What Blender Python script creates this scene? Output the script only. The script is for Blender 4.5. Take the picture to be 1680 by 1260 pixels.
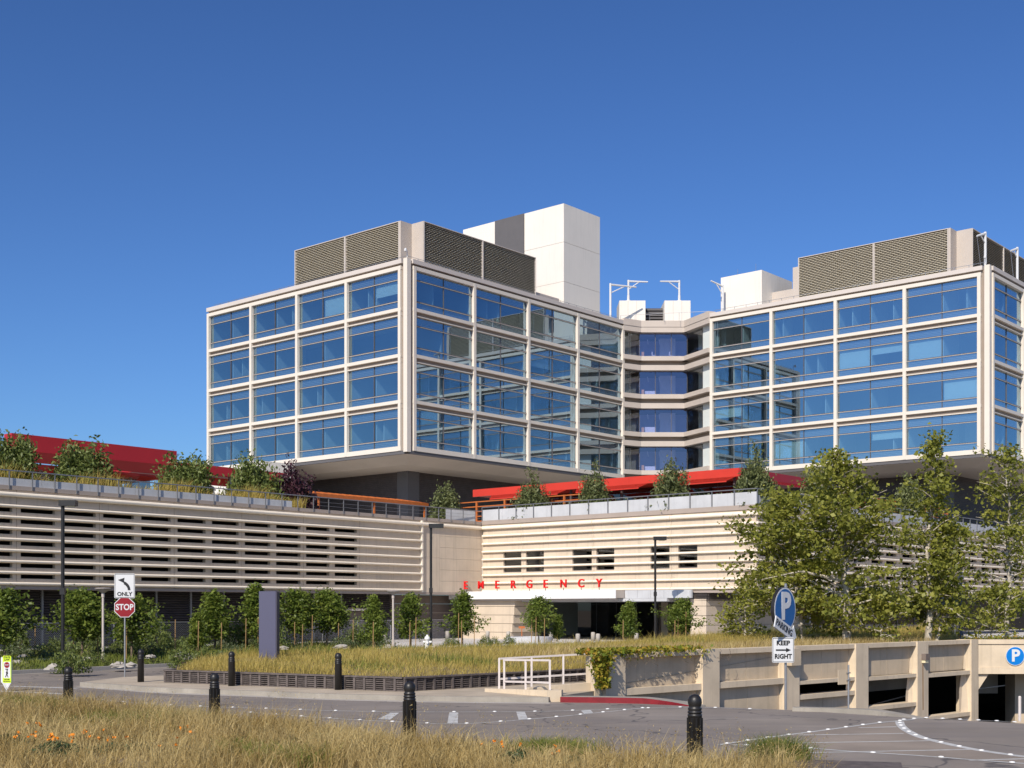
import bpy, math, random
import numpy as np
from mathutils import Vector, Matrix
from mathutils.geometry import tessellate_polygon

for o in list(bpy.data.objects):
    bpy.data.objects.remove(o)
SC = bpy.context.scene
COL = SC.collection
R = math.radians
rng = np.random.default_rng(7)
random.seed(7)

# ------------------------------------------------------------------ camera
F, CX, HZ, CZ = 2097.0, 840.0, 1000.0, 2.65      # photo pixels: focal length, centre column, horizon row; eye height
cam = bpy.data.cameras.new('camera')
cam.sensor_width = 36.0
cam.lens = F / 1680.0 * 36.0
cam.shift_y = (HZ - 630.0) / 1680.0
cam.clip_start = 0.5
cam.clip_end = 6000
camo = bpy.data.objects.new('camera', cam)
camo.location = (0, 0, CZ)
camo.rotation_euler = (R(90), 0, 0)
COL.objects.link(camo)
SC.camera = camo

# ------------------------------------------------------------------ sky and sun
SUN_AZ, SUN_EL = 23.0, 38.0                     # azimuth the light travels towards (clockwise from +Y), elevation
world = bpy.data.worlds.new('World')
SC.world = world
world.use_nodes = True
wn, wl = world.node_tree.nodes, world.node_tree.links
wn.clear()
sky = wn.new('ShaderNodeTexSky')
sky.sky_type = 'NISHITA'
sky.sun_disc = False
sky.sun_elevation = R(SUN_EL)
sky.sun_rotation = R(SUN_AZ + 180.0)
sky.altitude = 0
sky.air_density = 1.0
sky.dust_density = 1.0
sky.ozone_density = 3.0
bg = wn.new('ShaderNodeBackground')
bg.inputs['Strength'].default_value = 0.085
wo = wn.new('ShaderNodeOutputWorld')
tint = wn.new('ShaderNodeMix'); tint.data_type = 'RGBA'; tint.blend_type = 'MULTIPLY'
tint.inputs[0].default_value = 1.0
tint.inputs[7].default_value = (0.40, 0.54, 0.73, 1)
gam = wn.new('ShaderNodeGamma'); gam.inputs[1].default_value = 1.3
wl.new(sky.outputs[0], gam.inputs[0])
wl.new(gam.outputs[0], tint.inputs[6])
wl.new(tint.outputs[2], bg.inputs[0])
wl.new(bg.outputs[0], wo.inputs[0])
sl = bpy.data.lights.new('sun', 'SUN')
sl.energy = 4.5
sl.angle = R(0.5)
sl.color = (1.0, 0.90, 0.76)
so = bpy.data.objects.new('sun', sl)
sd = Vector((math.sin(R(SUN_AZ)) * math.cos(R(SUN_EL)), math.cos(R(SUN_AZ)) * math.cos(R(SUN_EL)), -math.sin(R(SUN_EL))))
so.rotation_euler = sd.to_track_quat('-Z', 'Y').to_euler()
so.location = (-40, -60, 80)
COL.objects.link(so)
SC.view_settings.view_transform = 'Standard'
SC.view_settings.look = 'None'
SC.view_settings.gamma = 1.0
SC.view_settings.exposure = 0.25
SC.view_settings.use_curve_mapping = False
SC.cycles.max_bounces = 8
SC.cycles.transparent_max_bounces = 12
SC.cycles.glossy_bounces = 4

# ------------------------------------------------------------------ coordinates
AU = R(40.7)
U = Vector((math.sin(AU), math.cos(AU)))        # the building's two wall directions on the ground
V = Vector((-math.cos(AU), math.sin(AU)))
BR = R(90) - AU
def ST(s, t): return (U.x * s + V.x * t, U.y * s + V.y * t)
def W(x, d, z=None, y=None):
    X = (x - CX) / F * d
    return (X, d, CZ + (HZ - y) / F * d if z is None else z)
def G(x, y, z=0.0):
    d = (CZ - z) * F / (y - HZ)
    return ((x - CX) / F * d, d, z)

# ------------------------------------------------------------------ helpers
class MB:
    def __init__(s): s.v = []; s.f = []
    def add(s, vs, fs):
        n = len(s.v); s.v += [tuple(p) for p in vs]; s.f += [tuple(i + n for i in q) for q in fs]; return s
    def box(s, x0, x1, y0, y1, z0, z1):
        if x0 > x1: x0, x1 = x1, x0
        if y0 > y1: y0, y1 = y1, y0
        return s.add([(x0,y0,z0),(x1,y0,z0),(x1,y1,z0),(x0,y1,z0),(x0,y0,z1),(x1,y0,z1),(x1,y1,z1),(x0,y1,z1)],
                     [(3,2,1,0),(4,5,6,7),(0,1,5,4),(1,2,6,5),(2,3,7,6),(3,0,4,7)])
    def bar(s, p0, p1, w, z0, z1):           # box of plan width w along a ground line
        a = Vector(p0[:2]); b = Vector(p1[:2]); d = (b - a).normalized(); n = Vector((-d.y, d.x)) * (w / 2)
        q = [a - n, b - n, b + n, a + n]
        z0 = z0 if isinstance(z0, tuple) else (z0, z0); z1 = z1 if isinstance(z1, tuple) else (z1, z1)
        zz0 = [z0[0], z0[1], z0[1], z0[0]]; zz1 = [z1[0], z1[1], z1[1], z1[0]]
        return s.add([(p.x, p.y, zz0[i]) for i, p in enumerate(q)] + [(p.x, p.y, zz1[i]) for i, p in enumerate(q)],
                     [(3,2,1,0),(4,5,6,7),(0,1,5,4),(1,2,6,5),(2,3,7,6),(3,0,4,7)])
    def prism(s, poly, z0, z1):
        n = len(poly)
        a = sum(poly[i][0] * poly[(i+1) % n][1] - poly[(i+1) % n][0] * poly[i][1] for i in range(n))
        if a < 0: poly = poly[::-1]
        vs = [(p[0], p[1], z0) for p in poly] + [(p[0], p[1], z1) for p in poly]
        fs = [(i, (i+1) % n, n + (i+1) % n, n + i) for i in range(n)]
        tr = tessellate_polygon([[Vector((p[0], p[1], 0)) for p in poly]])
        for t in tr:
            p, q, r = (poly[i] for i in t)
            if (q[0]-p[0])*(r[1]-p[1]) - (q[1]-p[1])*(r[0]-p[0]) < 0: t = t[::-1]
            fs.append(tuple(i + n for i in t)); fs.append(tuple(t[::-1]))
        return s.add(vs, fs)
    def sheet(s, poly, z, hole=None):
        loops = [[Vector((p[0], p[1], 0)) for p in poly]]
        pts = list(poly)
        if hole: loops.append([Vector((p[0], p[1], 0)) for p in hole]); pts += list(hole)
        fs = []
        for t in tessellate_polygon(loops):
            p, q, r = (pts[i] for i in t)
            fs.append(tuple(t) if (q[0]-p[0])*(r[1]-p[1]) - (q[1]-p[1])*(r[0]-p[0]) > 0 else tuple(t[::-1]))
        return s.add([(p[0], p[1], z) for p in pts], fs)
    def tube(s, pts, r, n=8, cap=True):
        pts = [Vector(p) for p in pts]
        rs = r if isinstance(r, (list, tuple)) else [r] * len(pts)
        vs = []
        for i, p in enumerate(pts):
            d = (pts[min(i+1, len(pts)-1)] - pts[max(i-1, 0)]).normalized()
            a = d.orthogonal().normalized() if abs(d.z) < .99 else Vector((1, 0, 0))
            if abs(d.z) < .99: a = d.cross(Vector((0, 0, 1))).normalized()
            b = d.cross(a).normalized()
            for k in range(n):
                t = 2 * math.pi * (k + .5) / n
                vs.append(p + a * (rs[i] * math.cos(t)) + b * (rs[i] * math.sin(t)))
        fs = []
        for i in range(len(pts) - 1):
            for k in range(n):
                fs.append((i*n + k, i*n + (k+1) % n, (i+1)*n + (k+1) % n, (i+1)*n + k))
        if cap:
            fs.append(tuple(range(n))[::-1]); fs.append(tuple((len(pts)-1)*n + k for k in range(n)))
        return s.add(vs, fs)
    def lathe(s, prof, c=(0, 0, 0), n=16):    # prof: (r, z) from bottom to top
        vs = []
        for r_, z in prof:
            for k in range(n):
                t = 2 * math.pi * k / n
                vs.append((c[0] + r_ * math.cos(t), c[1] + r_ * math.sin(t), c[2] + z))
        fs = []
        for i in range(len(prof) - 1):
            for k in range(n):
                fs.append((i*n + k, i*n + (k+1) % n, (i+1)*n + (k+1) % n, (i+1)*n + k))
        fs.append(tuple(range(n))[::-1]); fs.append(tuple((len(prof)-1)*n + k for k in range(n)))
        return s.add(vs, fs)
    def loft(s, A, B, nu=24, nv=10, rise=None):
        A = np.array(A, float); B = np.array(B, float)
        def samp(P, u):
            L = np.r_[0, np.cumsum(np.linalg.norm(np.diff(P[:, :2], axis=0), axis=1))]; L /= L[-1]
            return np.array([np.interp(u, L, P[:, k]) for k in range(3)])
        vs = []
        for i in range(nu + 1):
            a = samp(A, i / nu); b = samp(B, i / nu)
            for j in range(nv + 1):
                f = j / nv; p = a * (1 - f) + b * f
                if rise: p[2] += rise(i / nu, f)
                vs.append(tuple(p))
        fs = [(i*(nv+1)+j, (i+1)*(nv+1)+j, (i+1)*(nv+1)+j+1, i*(nv+1)+j+1) for i in range(nu) for j in range(nv)]
        return s.add(vs, fs)
    def mesh(s, name, mat=None, smooth=False):
        m = bpy.data.meshes.new(name); m.from_pydata(s.v, [], s.f)
        if mat: m.materials.append(mat)
        if smooth:
            for p in m.polygons: p.use_smooth = True
        m.update(); return m
    def build(s, name, mat, parent=None, loc=(0, 0, 0), rz=0.0, smooth=False):
        return put(name, s.mesh(name, mat, smooth), parent, loc, rz)

def put(name, mesh, parent=None, loc=(0, 0, 0), rz=0.0):
    o = bpy.data.objects.new(name, mesh); COL.objects.link(o)
    o.location = loc; o.rotation_euler = (0, 0, rz)
    if parent: o.parent = parent
    return o
def thing(name, label, cat, loc=(0, 0, 0), rz=0.0, group=None):
    o = put(name, None, None, loc, rz); o['label'] = label; o['category'] = cat
    if group: o['group'] = group
    return o
def tag(o, label, cat, group=None):
    o['label'] = label; o['category'] = cat
    if group: o['group'] = group
    return o
def kind(o, k): o['kind'] = k; return o

def np_mesh(name, verts, quads=None, tris=None, mat=None, rnd=None, smooth=False):
    m = bpy.data.meshes.new(name)
    nq = 0 if quads is None else len(quads); nt = 0 if tris is None else len(tris)
    loops = np.concatenate([x.ravel() for x in (quads, tris) if x is not None]).astype(np.int32)
    st = np.concatenate([np.arange(nq) * 4, nq * 4 + np.arange(nt) * 3]).astype(np.int32)
    m.vertices.add(len(verts)); m.vertices.foreach_set('co', np.asarray(verts, np.float32).ravel())
    m.loops.add(len(loops)); m.loops.foreach_set('vertex_index', loops)
    m.polygons.add(nq + nt); m.polygons.foreach_set('loop_start', st)
    if rnd is not None:
        at = m.attributes.new('rnd', 'FLOAT', 'FACE'); at.data.foreach_set('value', np.asarray(rnd, np.float32))
    if mat: m.materials.append(mat)
    m.update(calc_edges=True); m.validate()
    return m
def unit(a): return a / np.maximum(np.linalg.norm(a, axis=1, keepdims=True), 1e-6)
def leaves(name, c, size, mat, asp=.6, up=.5, jit=.35, rnd=None):
    c = np.asarray(c, float); n = len(c)
    nr = unit(rng.normal(size=(n, 3)) + np.array([0, 0, up * 2])); a = unit(np.cross(nr, rng.normal(size=(n, 3)))); b = np.cross(nr, a)
    L = (size * (1 + jit * rng.uniform(-1, 1, (n, 1)))) / 2
    sag = nr * L * .25
    v = np.stack([c - a*L, c + b*L*asp + sag, c + a*L, c - b*L*asp + sag], 1).reshape(-1, 3)
    q = np.arange(n * 4).reshape(-1, 4)
    return np_mesh(name, v, q, None, mat, rng.random(n) if rnd is None else rnd)
def blades(name, base, h, w, mat, lean=.35, wind=(0.15, 0.05), rnd=None):
    base = np.asarray(base, float); n = len(base); h = np.asarray(h).reshape(-1, 1) * np.ones((n, 1))
    th = rng.uniform(0, 2*np.pi, n); side = np.stack([np.cos(th), np.sin(th), 0*th], 1)
    ld = rng.normal(size=(n, 3)) * lean; ld[:, 2] = 0; ld += np.array([wind[0], wind[1], 0])
    up = np.array([0, 0, 1.0]); ww = w * rng.uniform(.7, 1.3, (n, 1)) / 2
    mid = base + up*h*.55 + ld*h*.3; tip = base + up*h*(1 - .25*np.linalg.norm(ld, axis=1, keepdims=True)).clip(.4) + ld*h
    v = np.stack([base - side*ww, base + side*ww, mid + side*ww*.75, mid - side*ww*.75, tip], 1).reshape(-1, 3)
    k = np.arange(n)[:, None] * 5
    r = rng.random(n) if rnd is None else rnd
    return np_mesh(name, v, k + np.array([[0, 1, 2, 3]]), k + np.array([[3, 2, 4]]), mat, np.r_[r, r])

# ------------------------------------------------------------------ materials
def nodes(name):
    m = bpy.data.materials.new(name); m.use_nodes = True
    nt = m.node_tree; nt.nodes.clear()
    out = nt.nodes.new('ShaderNodeOutputMaterial')
    return m, nt.nodes, nt.links, out
def mixc(n, l, a, b, fac, mode='MIX'):
    x = n.new('ShaderNodeMix'); x.data_type = 'RGBA'; x.blend_type = mode
    for i, val in ((6, a), (7, b)):
        if isinstance(val, (tuple, list)): x.inputs[i].default_value = (*val[:3], 1)
        else: l.new(val, x.inputs[i])
    if isinstance(fac, (int, float)): x.inputs[0].default_value = fac
    else: l.new(fac, x.inputs[0])
    return x.outputs[2]
def noise(n, l, scale, stretch=(1, 1, 1), detail=5, rough=.6, lo=None, hi=None):
    g = n.new('ShaderNodeNewGeometry'); mp = n.new('ShaderNodeMapping'); mp.inputs['Scale'].default_value = stretch
    l.new(g.outputs['Position'], mp.inputs[0])
    t = n.new('ShaderNodeTexNoise'); t.inputs['Scale'].default_value = scale; t.inputs['Detail'].default_value = detail
    t.inputs['Roughness'].default_value = rough
    l.new(mp.outputs[0], t.inputs[0])
    if lo is None: return t.outputs[0]
    r = n.new('ShaderNodeMapRange'); r.inputs[1].default_value = lo; r.inputs[2].default_value = hi
    l.new(t.outputs[0], r.inputs[0]); return r.outputs[0]
def mat(name, col, rough=.7, var=.18, scale=1.5, bump=0.0, bscale=25, metal=0, spec=.4, streak=0.0, fine=.06, stretch=(1, 1, 1), dirt=None, coat=0):
    m, n, l, out = nodes(name)
    p = n.new('ShaderNodeBsdfPrincipled')
    dk = tuple(c * (1 - var) for c in col); lt = tuple(min(1, c * (1 + var * .6)) for c in col)
    c = mixc(n, l, dk, lt, noise(n, l, scale, stretch, lo=.3, hi=.7))
    if fine: c = mixc(n, l, c, (0, 0, 0), mth(n, l, noise(n, l, 40), fine * 2), 'MIX')
    if streak: c = mixc(n, l, c, tuple(x * .55 for x in col), mth(n, l, noise(n, l, 1.6, (3, 3, .12), lo=.52, hi=.75), streak))
    if dirt: c = mixc(n, l, c, dirt[0], mth(n, l, noise(n, l, dirt[1], lo=.5, hi=.72), dirt[2]))
    l.new(c, p.inputs['Base Color'])
    p.inputs['Roughness'].default_value = rough; p.inputs['Metallic'].default_value = metal
    p.inputs['Specular IOR Level'].default_value = spec
    if coat: p.inputs['Coat Weight'].default_value = coat
    if bump:
        b = n.new('ShaderNodeBump'); b.inputs['Strength'].default_value = bump; b.inputs['Distance'].default_value = .02
        l.new(noise(n, l, bscale), b.inputs['Height']); l.new(b.outputs[0], p.inputs['Normal'])
    l.new(p.outputs[0], out.inputs[0])
    return m
def mth(n, l, a, k, op='MULTIPLY'):
    x = n.new('ShaderNodeMath'); x.operation = op; x.use_clamp = True
    l.new(a, x.inputs[0]); x.inputs[1].default_value = k; return x.outputs[0]
def leafmat(name, cols, trans=.3, rough=.5, patch=.8):
    m, n, l, out = nodes(name)
    at = n.new('ShaderNodeAttribute'); at.attribute_name = 'rnd'
    cr = n.new('ShaderNodeValToRGB'); e = cr.color_ramp.elements
    while len(e) < len(cols): e.new(.5)
    for i, c in enumerate(cols): e[i].position = i / (len(cols) - 1); e[i].color = (*c, 1)
    mx = n.new('ShaderNodeMix'); mx.data_type = 'FLOAT'; mx.inputs[0].default_value = .45
    l.new(at.outputs['Fac'], mx.inputs[2]); l.new(noise(n, l, patch, lo=.3, hi=.7), mx.inputs[3])
    l.new(mx.outputs[0], cr.inputs[0])
    p = n.new('ShaderNodeBsdfPrincipled'); p.inputs['Roughness'].default_value = rough; p.inputs['Specular IOR Level'].default_value = .35
    l.new(cr.outputs[0], p.inputs['Base Color'])
    t = n.new('ShaderNodeBsdfTranslucent'); l.new(cr.outputs[0], t.inputs[0])
    s = n.new('ShaderNodeMixShader'); s.inputs[0].default_value = trans
    l.new(p.outputs[0], s.inputs[1]); l.new(t.outputs[0], s.inputs[2]); l.new(s.outputs[0], out.inputs[0])
    return m
def glass(name, refl, see, base=.45, wave=.0, wscale=.35, stripes=None):
    """coated glass: tinted mirror over either clear tinted glass (see = colour) or an opaque striped spandrel"""
    m, n, l, out = nodes(name)
    gl = n.new('ShaderNodeBsdfGlossy'); gl.inputs[0].default_value = (*refl, 1); gl.inputs['Roughness'].default_value = .012
    if stripes:
        b = n.new('ShaderNodeBsdfPrincipled'); b.inputs['Roughness'].default_value = .4
        g = n.new('ShaderNodeNewGeometry'); sx = n.new('ShaderNodeSeparateXYZ'); l.new(g.outputs['Position'], sx.inputs[0])
        k = n.new('ShaderNodeMath'); k.operation = 'SINE'; mu = n.new('ShaderNodeMath'); mu.operation = 'MULTIPLY'; mu.inputs[1].default_value = 2 * math.pi / stripes[1]
        l.new(sx.outputs[2], mu.inputs[0]); l.new(mu.outputs[0], k.inputs[0])
        r = n.new('ShaderNodeMapRange'); r.inputs[1].default_value = -.4; r.inputs[2].default_value = .4; l.new(k.outputs[0], r.inputs[0])
        l.new(mixc(n, l, see, stripes[0], r.outputs[0]), b.inputs['Base Color'])
    else:
        b = n.new('ShaderNodeBsdfTransparent'); b.inputs[0].default_value = (*see, 1)
    fr = n.new('ShaderNodeLayerWeight'); fr.inputs[0].default_value = .35
    mr = n.new('ShaderNodeMapRange'); mr.inputs[3].default_value = base; mr.inputs[4].default_value = 1.0; l.new(fr.outputs['Fresnel'], mr.inputs[0])
    if wave:
        bp = n.new('ShaderNodeBump'); bp.inputs['Strength'].default_value = wave; bp.inputs['Distance'].default_value = .1
        l.new(noise(n, l, wscale, detail=1, rough=.3), bp.inputs['Height']); l.new(bp.outputs[0], gl.inputs['Normal'])
    gb = n.new('ShaderNodeNewGeometry'); iv = n.new('ShaderNodeMath'); iv.operation = 'SUBTRACT'; iv.inputs[0].default_value = 1.0; l.new(gb.outputs['Backfacing'], iv.inputs[1])
    fm_ = n.new('ShaderNodeMath'); fm_.operation = 'MULTIPLY'; l.new(mr.outputs[0], fm_.inputs[0]); l.new(iv.outputs[0], fm_.inputs[1])   # the coating is on the outer surface only
    s = n.new('ShaderNodeMixShader'); l.new(fm_.outputs[0], s.inputs[0]); l.new(b.outputs[0], s.inputs[1]); l.new(gl.outputs[0], s.inputs[2])
    l.new(s.outputs[0], out.inputs[0]); return m

MT = dict(
    asphalt=mat('asphalt', (.255, .22, .19), .88, .22, .35, .35, 90, fine=.16, dirt=((.34, .30, .26), .18, .5)),
    asphalt_old=mat('asphalt_old', (.30, .25, .205), .9, .22, .5, .3, 90, fine=.14),
    soil=mat('soil', (.20, .15, .09), .95, .3, 1.2, .4, 12),
    bedsoil=mat('bedsoil', (.10, .10, .045), .95, .45, .8, .4, 12, dirt=((.16, .14, .08), .5, .7)),
    concrete=mat('concrete', (.40, .37, .33), .85, .14, .8, .15, 40, streak=.15),
    sandcrete=mat('sandy_concrete', (.45, .38, .29), .9, .22, .9, .2, 40, dirt=((.33, .27, .2), .7, .6)),
    kerb=mat('kerb_concrete', (.33, .30, .255), .85, .22, 1.2, .2, 40, streak=.4),
    forecourt=mat('forecourt_concrete', (.55, .53, .51), .85, .1, .3),
    paint=mat('road_paint', (.62, .62, .60), .7, .2, 3, fine=.2, dirt=((.25, .24, .23), 4, .8)),
    dot=mat('ceramic_dot', (.75, .75, .74), .4, .05),
    red_paint=mat('red_kerb_paint', (.22, .008, .015), .6, .25, 3, fine=.1),
    beige=mat('podium_panel', (.575, .48, .375), .8, .11, .6, .05, 30, streak=.4, fine=.03),
    tubem=mat('podium_rail', (.84, .745, .61), .6, .05, .8, fine=.02, streak=.06),
    fascia=mat('podium_fascia', (.36, .30, .26), .75, .08, .6),
    darklouv=mat('dark_louvre', (.085, .07, .068), .6, .2, 1.5),
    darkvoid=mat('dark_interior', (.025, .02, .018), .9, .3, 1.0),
    brownwall=mat('brown_panel', (.17, .135, .115), .75, .12, .8),
    parapet=mat('parapet_concrete', (.50, .51, .53), .75, .12, .7, streak=.25),
    steel=mat('steel_rail', (.27, .27, .28), .45, .1, 3, metal=.6),
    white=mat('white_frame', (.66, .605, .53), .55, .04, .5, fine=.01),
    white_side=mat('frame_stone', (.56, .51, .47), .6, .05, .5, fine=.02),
    recess=mat('frame_recess', (.30, .245, .20), .7, .08, .8),
    mullion=mat('dark_mullion', (.13, .12, .125), .4, .1, 2, metal=.3),
    soffit=mat('soffit', (.60, .53, .46), .7, .07, .25),
    whitepanel=mat('core_panel', (.70, .665, .61), .65, .04, .3, fine=.01, streak=.2),
    greypanel=mat('grey_panel', (.115, .11, .115), .6, .08, .4),
    corepanel=mat('corner_panel', (.50, .44, .39), .65, .07, .4, streak=.1),
    inner=mat('room_wall', (.55, .57, .56), .8, .06, .4),
    innerdark=mat('room_back', (.16, .19, .21), .85, .2, .5),
    blind=mat('roller_blind', (.56, .58, .58), .8, .03, 1),
    slab=mat('floor_slab', (.40, .375, .34), .8, .1, 1),
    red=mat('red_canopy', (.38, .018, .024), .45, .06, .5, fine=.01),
    redlit=mat('red_canopy_lit', (.54, .040, .022), .5, .06, .5, fine=.01),  # brighter copy of the canopy red, sunlight put into the colour
    orange=mat('orange_timber', (.46, .13, .03), .6, .15, 3),
    rampwall=mat('ramp_wall', (.63, .52, .38), .85, .14, .9, .12, 50, streak=.45, fine=.04),
    ramppanel=mat('ramp_panel', (.54, .44, .315), .85, .14, .9, .12, 50, streak=.4, fine=.04),
    rust=mat('rust_stain', (.36, .17, .05), .9, .35, 4, stretch=(2, 2, .3)),
    crib=mat('crib_block', (.125, .103, .095), .8, .4, 6, fine=.1),
    cribback=mat('crib_back', (.015, .012, .011), .9, .2, 3),
    black=mat('black_paint', (.018, .017, .017), .42, .25, 6, .1, 60, fine=.05),
    galv=mat('galvanised', (.42, .42, .43), .4, .12, 5, metal=.7),
    monolith=mat('monolith_face', (.082, .082, .135), .45, .05, .6, fine=.01),
    monoside=mat('monolith_side', (.05, .045, .07), .5, .05, .6),
    signwhite=mat('sign_white', (.60, .61, .62), .45, .04, 2, fine=.01),
    signblack=mat('sign_black', (.015, .015, .016), .5, .1, 3),
    signred=mat('sign_red', (.24, .008, .014), .4, .06, 3, fine=.01),
    signblue=mat('sign_blue', (.008, .095, .30), .4, .06, 3, fine=.01),
    signblue2=mat('wall_sign_blue', (.0, .17, .55), .4, .05, 3, fine=.01),
    signyellow=mat('sign_lime', (.52, .68, .02), .5, .05, 2, fine=.01),
    letter=mat('red_letter', (.66, .012, .014), .35, .04, 1, fine=.0),
    canopywhite=mat('canopy_white', (.82, .83, .84), .35, .03, .5, fine=.0),
    handrail=mat('white_handrail', (.62, .56, .53), .5, .08, 3),
    bark=mat('bark', (.16, .12, .085), .95, .4, 6, .5, 20),
    platbark=mat('plane_bark', (.50, .45, .38), .9, .35, 5, .4, 14, dirt=((.16, .12, .08), 7, .9)),
    stake=mat('stake', (.32, .20, .09), .9, .2, 4),
    boulder=mat('boulder', (.40, .37, .33), .95, .25, 2, .6, 8),
    hydrant=mat('hydrant', (.72, .72, .70), .5, .06, 4),
    lampgrey=mat('lamp_grey', (.50, .44, .40), .5, .08, 3),
    lampblue=mat('lamp_bluegrey', (.12, .13, .17), .5, .1, 3),
    lens=mat('lamp_lens', (.75, .68, .45), .4, .1, 3),
    timber=mat('pale_timber', (.55, .30, .13), .6, .15, 3),
    purple=mat('purple_room', (.36, .37, .60), .8, .1, .6),
    poppy=mat('poppy', (.80, .25, .008), .6, .1, 8),
)
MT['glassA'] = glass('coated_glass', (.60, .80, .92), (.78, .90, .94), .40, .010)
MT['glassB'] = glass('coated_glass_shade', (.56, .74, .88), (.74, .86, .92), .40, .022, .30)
MT['spandA'] = glass('spandrel_glass', (.58, .78, .92), (.07, .12, .17), .36, .010, .4, stripes=((.025, .05, .09), .16))
MT['clear'] = glass('clear_glass', (.7, .75, .8), (.85, .88, .88), .10)
MT['tintblue'] = glass('blue_lounge_glass', (.60, .64, .88), (.84, .86, .97), .16)
MT['darkglass'] = glass('entry_glass', (.50, .50, .52), (.50, .50, .51), .16)
MT['slotglass'] = glass('window_glass', (.6, .62, .62), (.45, .46, .44), .22)
MT['leaf_tree'] = leafmat('young_tree_leaf', [(.06, .10, .018), (.15, .205, .033), (.29, .33, .06)], .45)
MT['leaf_plane'] = leafmat('plane_leaf', [(.10, .125, .02), (.26, .275, .045), (.46, .44, .10)], .5, patch=.6)
MT['leaf_olive'] = leafmat('olive_leaf', [(.07, .09, .032), (.14, .165, .06), (.24, .26, .11)], .3)
MT['leaf_bush'] = leafmat('bush_leaf', [(.065, .09, .025), (.14, .18, .045), (.24, .28, .085)], .35)
MT['leaf_purple'] = leafmat('purple_leaf', [(.018, .008, .014), (.05, .018, .028), (.09, .035, .045)], .15)
MT['leaf_sage'] = leafmat('sage_leaf', [(.055, .08, .03), (.11, .14, .06), (.18, .21, .11)], .2)
MT['leaf_vine'] = leafmat('vine_leaf', [(.06, .10, .012), (.16, .20, .02), (.34, .27, .03), (.36, .14, .03)], .3, patch=2)
MT['leaf_forb'] = leafmat('forb_leaf', [(.04, .075, .03), (.09, .14, .06)], .2)
MT['grass_dry'] = leafmat('dry_grass', [(.13, .085, .028), (.34, .235, .075), (.62, .49, .23), (.27, .25, .06)], .4, .7, patch=.5)
MT['grass_gold'] = leafmat('golden_grass', [(.18, .18, .025), (.40, .31, .07), (.60, .47, .15), (.30, .29, .05)], .45, .7, patch=.22)
MT['grass_green'] = leafmat('green_cover', [(.07, .105, .018), (.18, .215, .035), (.31, .32, .08)], .4, .7, patch=.4)
# pieced louvre screen: woven perforated metal
def screenmat():
    m, n, l, out = nodes('woven_screen'); p = n.new('ShaderNodeBsdfPrincipled'); p.inputs['Roughness'].default_value = .6
    c = mixc(n, l, (.40, .36, .28), (.54, .49, .39), noise(n, l, 6, lo=.35, hi=.65)); l.new(c, p.inputs['Base Color']); l.new(p.outputs[0], out.inputs[0]); return m
MT['screen'] = screenmat()
MT['frosted'] = mat('frosted_glass', (.66, .71, .70), .3, .04, .5)
MT['screenback'] = mat('screen_back', (.20, .18, .15), .9, .2, 1)

def asphalt_wear(m):
    """darker wheel tracks and sealed cracks that belong to the road surface"""
    n, l = m.node_tree.nodes, m.node_tree.links
    p = next(x for x in n if x.type == 'BSDF_PRINCIPLED'); src = p.inputs['Base Color'].links[0].from_socket
    c = mixc(n, l, src, (.17, .15, .14), mth(n, l, noise(n, l, .5, (.25, 1.6, 1), lo=.45, hi=.72), .8))
    g = n.new('ShaderNodeNewGeometry'); w = n.new('ShaderNodeTexVoronoi'); w.feature = 'DISTANCE_TO_EDGE'; w.inputs['Scale'].default_value = .22
    ad = n.new('ShaderNodeMix'); ad.data_type = 'VECTOR'; ad.inputs[0].default_value = .25
    ns = n.new('ShaderNodeTexNoise'); ns.inputs['Scale'].default_value = .9; l.new(g.outputs['Position'], ns.inputs[0])
    sc = n.new('ShaderNodeVectorMath'); sc.operation = 'MULTIPLY_ADD'; l.new(ns.outputs['Color'], sc.inputs[0]); sc.inputs[1].default_value = (2.2, 2.2, 0); l.new(g.outputs['Position'], sc.inputs[2])
    l.new(sc.outputs[0], w.inputs[0])
    r = n.new('ShaderNodeMapRange'); r.inputs[1].default_value = .011; r.inputs[2].default_value = .003; r.inputs[3].default_value = 0; r.inputs[4].default_value = .8
    l.new(w.outputs['Distance'], r.inputs[0])
    l.new(mixc(n, l, c, (.07, .065, .065), r.outputs[0]), p.inputs['Base Color'])
asphalt_wear(MT['asphalt'])

def text(s, size, depth, m, bold=0.0, align='CENTER', sx=1.0):
    cu = bpy.data.curves.new('txt', 'FONT'); cu.body = s; cu.size = size; cu.extrude = depth / 2; cu.offset = bold
    cu.align_x = align; cu.align_y = 'CENTER'; cu.resolution_u = 3
    o = bpy.data.objects.new('txt', cu); COL.objects.link(o)
    me = bpy.data.meshes.new_from_object(o.evaluated_get(bpy.context.evaluated_depsgraph_get()))
    bpy.data.objects.remove(o); bpy.data.curves.remove(cu)
    for v in me.vertices:                       # lettering stands in the local XZ plane, facing -Y
        x, y, z = v.co; v.co = (x * sx, -z, y)
    me.materials.clear(); me.materials.append(m); return me

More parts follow.
